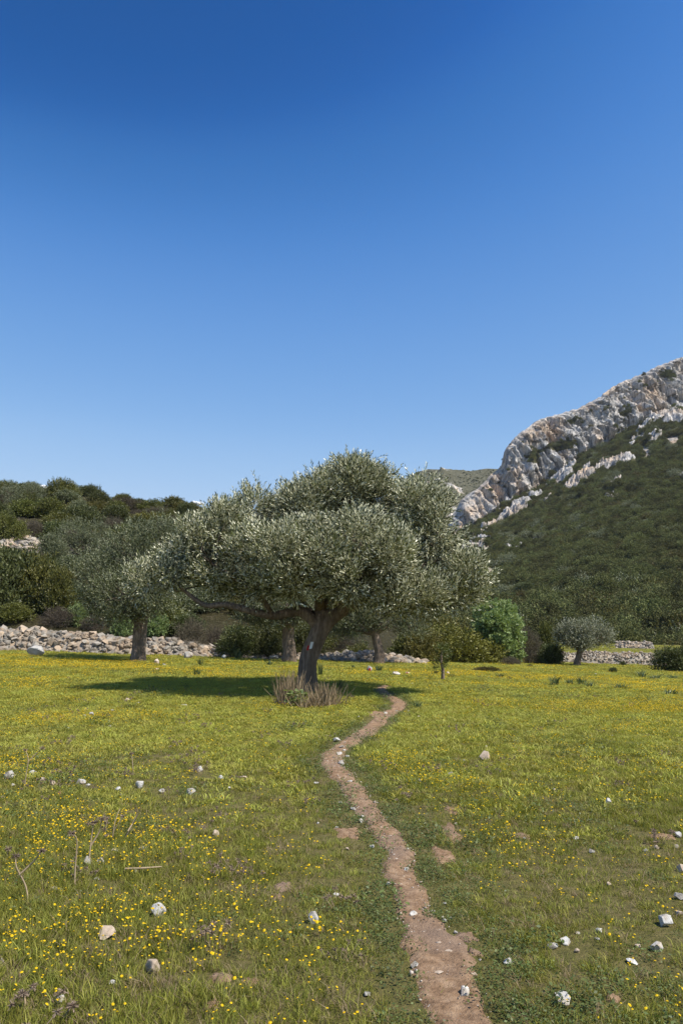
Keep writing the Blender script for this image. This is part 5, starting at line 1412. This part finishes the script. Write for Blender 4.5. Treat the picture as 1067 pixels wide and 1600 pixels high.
# the bright green tree
rx, rz = ray(779, 1020); D = 47.5
root = bpy.data.objects.new('green_tree', None); COL.objects.link(root); root.location = (rx * D, D, float(G(rx * D, D)))
tag(root, 'bright green leafy round tree right of the domed mastic bush', 'tree')
kk = D / FPX
q = lambda a, b, dy=0.: ((a - 779) * kk, dy, (1024 - b) * kk)
add('trunk', limb_mesh([q(779, 1030), q(780, 1010), q(777, 990)], [.18, .13, .10], 10, .1, 3), M['twig'], root)
for e in [(760, 965, 0), (790, 955, .4), (805, 985, -.3), (770, 980, -.7)]:
    add('limb', limb_mesh([q(778, 1000), q((778 + e[0]) / 2, (995 + e[1]) / 2, e[2] * .4), q(*e)], [.10, .06, .02], 7, .1, 4), M['twig'], root)
bag = Bag(); r = np.random.default_rng(8)
lb = [(q(cx, cy, dy), (a * kk, a * kk, b * kk)) for cx, cy, a, b, dy in [(768, 955, 22, 18, 0), (790, 955, 20, 18, .3), (778, 975, 30, 24, -.5), (800, 978, 16, 20, 0), (757, 985, 20, 22, .2), (795, 1000, 18, 16, -.4), (775, 1000, 24, 16, -.3), (765, 945, 14, 10, .2), (785, 943, 12, 9, 0)]]
Q, Dd, tone = lobes_points(lb, 2300, r, .6, .5, .13, 10)
scatter(bag, [sprig(7, .22, .15, .10, 1.0, np.random.default_rng(90 + i)) for i in range(5)], Q, unit(Dd) + np.array([0, 0, .4]) + r.normal(size=Dd.shape) * .4, r.uniform(.7, 1.2, len(Q)), r, .5 + .3 * tone)
add('crown', bag.mesh('crown'), M['bright'], root)

# ------------------------------------------------------------------ maquis on the mountain, trees at its foot
rng = np.random.default_rng(99)
BUSH = [shrub_mesh('maquis', 400 + i, 'scrub', nl=7, n=1500, leaf=.065, lw=.05, nleaf=5, spl=.10, clump=.10, flat=.72, trunks=0) for i in range(4)] \
     + [shrub_mesh('maquis_ochre', 410, 'yellow_shrub', nl=6, n=1200, leaf=.07, lw=.05, nleaf=5, spl=.10, clump=.16, flat=.5, trunks=0),
        shrub_mesh('maquis_grey', 411, 'olive_far', nl=6, n=1200, leaf=.075, lw=.04, nleaf=5, spl=.12, clump=.16, flat=.7, trunks=0)]
ncol = NA
P_, S_ = [], []
def on_mesh(grid, ri, ci):
    i0 = np.clip(ri.astype(int), 0, grid.shape[0] - 2); j0 = np.clip(ci.astype(int), 0, grid.shape[1] - 2)
    f = (ri - i0)[:, None]; g = (ci - j0)[:, None]
    return grid[i0, j0] * (1 - f) * (1 - g) + grid[i0 + 1, j0] * f * (1 - g) + grid[i0, j0 + 1] * (1 - f) * g + grid[i0 + 1, j0 + 1] * f * g
n = 56000
# slope: uniform over ground area (rows are evenly spaced in y, width grows with y)
ss = np.sqrt(rng.uniform((92 / 430.) ** 2, 1, n)); ri = (ss * 430 - 92) / (430 - 92) * (NS - 1)
ci = rng.uniform(30, NA - 18, n)
p = on_mesh(MT, ri, ci); rkv = on_mesh(RK[..., None], ri, ci)[:, 0]
dn = fbm(p[:, 0] * .03, p[:, 1] * .03, 3.0, 3)
keep = (rng.uniform(size=n) > rkv * 1.35) & (rng.uniform(size=n) < .80 + .7 * dn) & (dn > -.30)
p = p[keep]; s = np.clip(np.exp(rng.normal(.10, .50, len(p))), .45, 3.2) * np.where(p[:, 1] < 170, 1.15, 1.0)
P_.append(p); S_.append(np.stack([s, s, s * rng.uniform(.75, 1.15, len(p))], -1))
# crag ledges
n = 5200
ri = NS + rng.uniform(0, NCL - 6, n); ci = rng.uniform(60, NA - 18, n)
p = on_mesh(MT, ri, ci); rkv = on_mesh(RK[..., None], ri, ci)[:, 0]
keep = rng.uniform(size=n) < np.clip(1.25 - rkv * 1.36, 0.008, 1)
p = p[keep]; s = rng.uniform(.6, 1.7, len(p)); P_.append(p); S_.append(np.stack([s, s, s], -1))
# ridge top
n = 900
ri = NS + NCL - 1 + rng.uniform(0, 4, n); ci = rng.uniform(60, NA - 10, n)
p = on_mesh(MT, ri, ci); s = rng.uniform(.4, 1.0, n); P_.append(p); S_.append(np.stack([s, s, s * .7], -1))
P_ = np.concatenate(P_); S_ = np.concatenate(S_); n = len(P_)
hue = fbm(P_[:, 0] * .02, P_[:, 1] * .02, 5, 2)
I_ = np.where(rng.uniform(size=n) < .10 + .15 * (hue > .1), 4, np.where(rng.uniform(size=n) < .05, 5, rng.integers(0, 4, n)))
R_ = np.stack([rng.normal(0, .1, n), rng.normal(0, .1, n), rng.uniform(0, 6.28, n)], -1)
gn_scatter('maquis_shrubbery', BUSH, P_, R_, S_, I_, 'dense dark green maquis scrub covering the mountain side', 'scrub')
# far hill scrub
n = 5000
ri = rng.uniform(30, 131, n); ci = rng.uniform(90, 219, n)
p = on_mesh(FH, ri, ci); rkv = on_mesh(FK[..., None], ri, ci)[:, 0]
keep = rng.uniform(size=n) > rkv * 1.1; p = p[keep]; n = len(p); s = rng.uniform(.6, 1.5, n)
gn_scatter('far_hill_shrubbery', BUSH, p, np.stack([0 * s, 0 * s, rng.uniform(0, 6, n)], -1), np.stack([s, s, s * .7], -1), rng.integers(0, 6, n), 'sparse low scrub on the distant hill', 'scrub')

def mtn_hit(px, py):
    rx, rz = ray(px, py)
    j = float(np.interp(rx, ua, np.arange(NA)))
    col = on_mesh(MT[:NS], np.arange(NS, dtype=float), np.full(NS, j))
    e = (col[:, 2] - EYE) / col[:, 1]
    i = int(np.argmax(e >= rz)) if (e >= rz).any() else NS - 1
    return col[i]
for kind, px, py, w, h, lab in [
    ('sage', 975, 962, 26, 26, 'larger grey green olive on the lower mountain slope'),
    ('sage', 997, 955, 22, 18, 'smaller grey green olive right of the larger slope olive'),
    ('sage', 1056, 962, 30, 26, 'grey green olive on the slope at the right margin'),
    ('sage', 945, 950, 16, 12, 'little grey olive left of the larger slope olive'),
    ('sage', 826, 974, 24, 18, 'grey green bush peeking above the brown twiggy shrub'),
    ('sage', 1048, 998, 24, 16, 'pale grey bush low on the slope above the margin bush'),
    ('lentisk', 893, 968, 36, 20, 'green dome shaped bush on the slope behind the small olive'),
    ('yellow', 1000, 978, 34, 16, 'ochre bush on the slope above the terrace'),
    ('dark', 930, 975, 44, 22, 'dark wide bush on the slope right behind the small olive'),
    ('dark', 870, 960, 40, 20, 'dark bush on the slope above the dark green field edge bush'),
    ('lentisk', 905, 948, 30, 15, 'olive green bush high above the small olive'),
    ('dark', 960, 990, 44, 22, 'dark bush on the slope between small olive and ochre bush'),
    ('lentisk', 1025, 985, 40, 20, 'wide green bush on the slope left of the margin olive'),
    ('dark', 1020, 960, 34, 17, 'dark bush on the slope between the two grey olives and the margin olive'),
    ('dark', 1064, 985, 36, 22, 'dark bush on the slope at the right margin, under the margin olive'),
    ('lentisk', 845, 940, 30, 14, 'green bush on the slope above the bright green tree, right side'),
    ('dark', 815, 930, 30, 14, 'dark bush on the slope straight above the bright green tree'),
    ('lentisk', 940, 930, 28, 13, 'green bush on the slope above the little grey olive'),
    ('dark', 1000, 930, 30, 14, 'dark bush on the slope above the smaller grey olive'),
    ('yellow', 880, 985, 30, 16, 'ochre bush on the slope touching the small olive crown'),
    ('lentisk', 1050, 935, 28, 13, 'green bush on the slope above the margin olive'),
]:
    c = mtn_hit(px, py)
    me = SH[kind][0]; o = bpy.data.objects.new('shrub', me); COL.objects.link(o)
    kk = c[1] / FPX; zz = me.get('h') or max(v.co.z for v in me.vertices)
    o.location = (c[0], c[1], c[2] - .1); o.scale = (w * kk / 2.1, w * kk / 2.1, h * kk / zz); o.rotation_euler = (0, 0, px)
    tag(o, lab, 'shrub', 'trees and bushes at the foot of the mountain')

# ------------------------------------------------------------------ small plants in the meadow
def strap_mesh(seed, n=46, h=.42, w=.022):
    r = np.random.default_rng(seed)
    me = blades(n, .13, h * .5, h, w, .75, r, (0, 1), 'asphodel'); return me
STRAP = [strap_mesh(500 + i) for i in range(4)]
for i, (px, py, w, h, lab) in enumerate([
    (866, 1072, 28, 20, 'largest clump of strap leaves in the right meadow'),
    (890, 1071, 18, 14, 'strap leaf clump right of the largest one'),
    (908, 1071, 26, 17, 'wide strap leaf clump, third from the largest'),
    (921, 1075, 20, 13, 'low strap leaf clump at the end of the row of clumps'),
    (781, 1061, 20, 12, 'strap leaf clump below the brown cushion shrub'),
    (796, 1063, 14, 9, 'small clump beside the one below the brown cushion shrub'),
    (1001, 1059, 26, 14, 'strap leaf clump in the flowers before the margin bush'),
    (1022, 1062, 30, 10, 'low grey green clump left of the right margin'),
    (1050, 1061, 26, 8, 'low grey green clump at the right margin'),
    (968, 1078, 34, 12, 'spreading strap leaf clump in the right meadow flowers'),
    (1046, 1088, 34, 14, 'nearest strap leaf clump at the right margin'),
    (652, 1107, 26, 14, 'strap leaf clump right of the path at the shadow end'),
    (592, 1050, 20, 14, 'strap leaf clump beside the red marked rock'),
    (500, 1056, 16, 28, 'strap leaf plant behind the big trunk, right side'),
    (532, 1078, 16, 22, 'strap leaf plant at the edge of the dry grass tuft'),
    (308, 1056, 18, 16, 'strap leaf plant at the upper edge of the olive shadow'),
    (313, 1041, 14, 16, 'leafy weed right of the white jagged rock'),
    (421, 1040, 16, 10, 'strap leaf clump left of the shaded olive trunk'),
    (373, 1030, 22, 18, 'tall grass clump before the dark hollow'),
    (552, 1046, 12, 10, 'small clump between the two trunks'),
    (705, 1060, 14, 10, 'drooping weed right of the sapling'),
]):
    x, y, z = grd(px, py); kk = y / FPX
    o = bpy.data.objects.new('strap_leaf_plant', STRAP[i % 4]); COL.objects.link(o)
    o.location = (x, y, z); o.scale = (w * kk / .62, w * kk / .62, h * kk / .38); o.rotation_euler = (0, 0, i * 1.3)
    tag(o, lab, 'plant', 'leafy clumps standing in the meadow')

# dry grass tuft round the foot of the big olive
def dry_tuft(name, px, py, wpx, hpx, n, label, seed):
    x, y, z = grd(px, py); kk = y / FPX; r = np.random.default_rng(seed); bag = Bag()
    for i in range(n):
        bx = r.normal(0, wpx * kk * .22); by = r.normal(0, .12); h = hpx * kk * r.uniform(.4, 1.05)
        b = np.array([bx, by, -.03]); t = b + np.array([bx * .5 + r.normal(0, .09), r.normal(0, .08), h]); m = (b + t) / 2 + r.normal(size=3) * .02
        w = r.uniform(.004, .009); s = np.array([w, r.uniform(-w, w), 0])
        bag.put(np.array([b - s, b + s, m + s * .8, m - s * .8, t + s * .3, t - s * .3]), np.array([[0, 1, 2, 3], [3, 2, 4, 5]]), r.uniform(0, .8))
    o = add(name, bag.mesh(name), M['straw'], loc=(x, y, z), label=label, cat='dry grass', group='dry grass round the big olive')
    return o
dry_tuft('dry_grass_tuft', 452, 1101, 36, 52, 260, 'tall straw coloured dry stems left of the big trunk foot', 1)
dry_tuft('dry_grass_tuft', 508, 1104, 44, 38, 300, 'dense brown dry grass right of the big trunk foot', 2)
dry_tuft('dry_grass_tuft', 480, 1106, 40, 24, 200, 'short dry grass right before the big trunk foot', 3)
x, y, z = grd(462, 1104)
me = herbs(170, .24, .34, .10, np.random.default_rng(5), 'bright')
add('leafy_weed', me, (), loc=(x, y - .1, z), label='broad leaved green weed at the foot of the big trunk', cat='plant')

# sapling in the right meadow
x, y, z = grd(691, 1064); kk = y / FPX
root = bpy.data.objects.new('sapling', None); COL.objects.link(root); root.location = (x, y, z)
tag(root, 'young thin tree with green leafy top standing alone in the meadow', 'sapling')
add('trunk', limb_mesh([(0, 0, -.1), (.02, 0, .35), (-.03, 0, .7), (.02, 0, 1.0)], [.07, .055, .045, .015], 8, .2, 4), M['bark'], root)
bag = Bag(); r = np.random.default_rng(6)
Q, Dd, tone = lobes_points([((-.0, 0, 1.0), (.22, .2, .22)), ((.12, 0, .85), (.14, .14, .16)), ((-.05, 0, .5), (.16, .14, .3))], 130, r, .3, .8)
scatter(bag, [sprig(7, .12, .06, .03, .9, np.random.default_rng(70 + i)) for i in range(4)], Q, Dd + np.array([0, 0, .6]), r.uniform(.8, 1.3, len(Q)), r, r.uniform(.2, .9, len(Q)))
add('crown', bag.mesh('crown'), M['herb'], root)

# dead fennel stalks in the left foreground
def stalk(px, py, stems, label, head=True):
    """stems: lists of photo pixels from the foot to the tip"""
    x, y, z = grd(px, py); kk = math.hypot(y, EYE) / FPX
    root = bpy.data.objects.new('dry_fennel', None); COL.objects.link(root); root.location = (x, y, z)
    tag(root, label, 'dry plant', 'dead fennel stalks in the left foreground')
    r = np.random.default_rng(px)
    for st in stems:
        pts = [((a - px) * kk, r.normal(0, .02), (py - b) * kk - .01) for a, b in st]
        me = limb_mesh(pts, np.linspace(.006, .003, len(pts)), 6, 0, 0, 4)
        add('stem', me, M['straw'], root)
        if head:
            bag = Bag(); t = np.array(pts[-1])
            for i in range(110):
                d = unit(r.normal(size=3) * np.array([1, 1, .45])); L = r.uniform(.008, .032); s = unit(np.cross(d, r.normal(size=3))) * .0009
                bag.put(np.array([t - s, t + s, t + d * L + s * 2.4, t + d * L - s * 2.4]), np.array([[0, 1, 2, 3]]), r.uniform())
            add('seed_head', bag.mesh('seed_head'), M['head'], root)
stalk(40, 1230, [[(40, 1230), (42, 1205), (43, 1188), (36, 1176)], [(43, 1192), (52, 1182), (62, 1173)]], 'forked dry fennel stalk by the left stone row')
stalk(118, 1388, [[(118, 1388), (116, 1360), (117, 1322), (112, 1310)], [(137, 1345), (138, 1320), (140, 1298)], [(137, 1330), (148, 1310), (152, 1292)]], 'bushy brown dead fennel above the pointed white stone')
stalk(46, 1415, [[(46, 1415), (38, 1390), (26, 1362), (22, 1348)], [(30, 1372), (48, 1355), (60, 1340)]], 'bent dead fennel stalk low at the left edge')
stalk(190, 1316, [[(190, 1316), (200, 1298), (216, 1270)], [(178, 1306), (181, 1285), (186, 1268)], [(200, 1298), (208, 1280), (210, 1260)]], 'thin leafless pale stalks right of the brown dead fennel', False)
stalk(10, 1345, [[(10, 1388), (11, 1350), (14, 1326)]], 'straight dry stalk at the left edge below the stone row')
stalk(40, 1575, [[(40, 1575), (42, 1562), (38, 1552)]], 'short dead flower head at the bottom left corner')
stalk(104, 1596, [[(96, 1598), (104, 1584), (112, 1572)]], 'low brown dead head near the bottom left')
stalk(204, 1212, [[(208, 1216), (207, 1196), (203, 1180)]], 'small dry stalk behind the tilted white stone')
# fallen stick
x, y, z = grd(222, 1372)
kk = math.hypot(y, EYE) / FPX
add('fallen_stick', limb_mesh([(-.5 * 50 * kk, .02, .05), (0, 0, .06), (.5 * 50 * kk, .05, .055)], [.008, .007, .004], 6, .1, 2), M['straw'], loc=(x, y, z), label='thin pale stick lying in the grass at left', cat='stick')

# ------------------------------------------------------------------ two scraps of cloud low over the hill
def cloud(px, py, wpx, hpx, label, seed):
    D = 2200.; rx, rz = ray(px, py); kk = D / FPX; r = np.random.default_rng(seed)
    bm = bmesh.new()
    for i in range(9):
        c = Vector((r.normal(0, .25) * wpx * kk, r.normal(0, .2) * wpx * kk, abs(r.normal(0, .2)) * hpx * kk))
        bmesh.ops.create_icosphere(bm, subdivisions=3, radius=r.uniform(.25, .5) * hpx * kk, matrix=Matrix.Translation(c))
    co = np.array([v.co for v in bm.verts]); dn = fbm(co[:, 0] * .06, co[:, 1] * .06, co[:, 2] * .06, 4) * hpx * kk * .25
    for v, d in zip(bm.verts, dn): v.co += v.normal * float(d) if v.normal.length else Vector((0, 0, 0))
    me = bpy.data.meshes.new('cloud'); bm.to_mesh(me); bm.free()
    for p in me.polygons: p.use_smooth = True
    add('cloud', me, M['cloud'], loc=(rx * D, D, EYE + rz * D), label=label, cat='cloud')
cloud(66, 764, 44, 8, 'wisp of white cloud behind the left end of the ridge', 1)
cloud(310, 787, 15, 6, 'small white cloud beside the big olive crown', 2)

# ------------------------------------------------------------------ the air between here and the far slopes
hz, nt, out = new_mat('haze')
pv_ = nt.nodes.new('ShaderNodeVolumePrincipled')
pv_.inputs['Color'].default_value = (0.86, 0.92, 1.0, 1)
pv_.inputs['Density'].default_value = 0.00008
pv_.inputs['Anisotropy'].default_value = 0.2
nt.links.new(pv_.outputs[0], out.inputs['Volume'])
x0, x1, y0, y1, z0, z1 = -1200.0, 1400.0, -200.0, 1500.0, -9.0, 260.0
bv = [(x, y, z) for z in (z0, z1) for y in (y0, y1) for x in (x0, x1)]
me = bpy.data.meshes.new('haze')
me.from_pydata(bv, [], [(0, 2, 3, 1), (4, 5, 7, 6), (0, 1, 5, 4), (1, 3, 7, 5), (3, 2, 6, 7), (2, 0, 4, 6)])
add('haze', me, hz, kind='stuff')
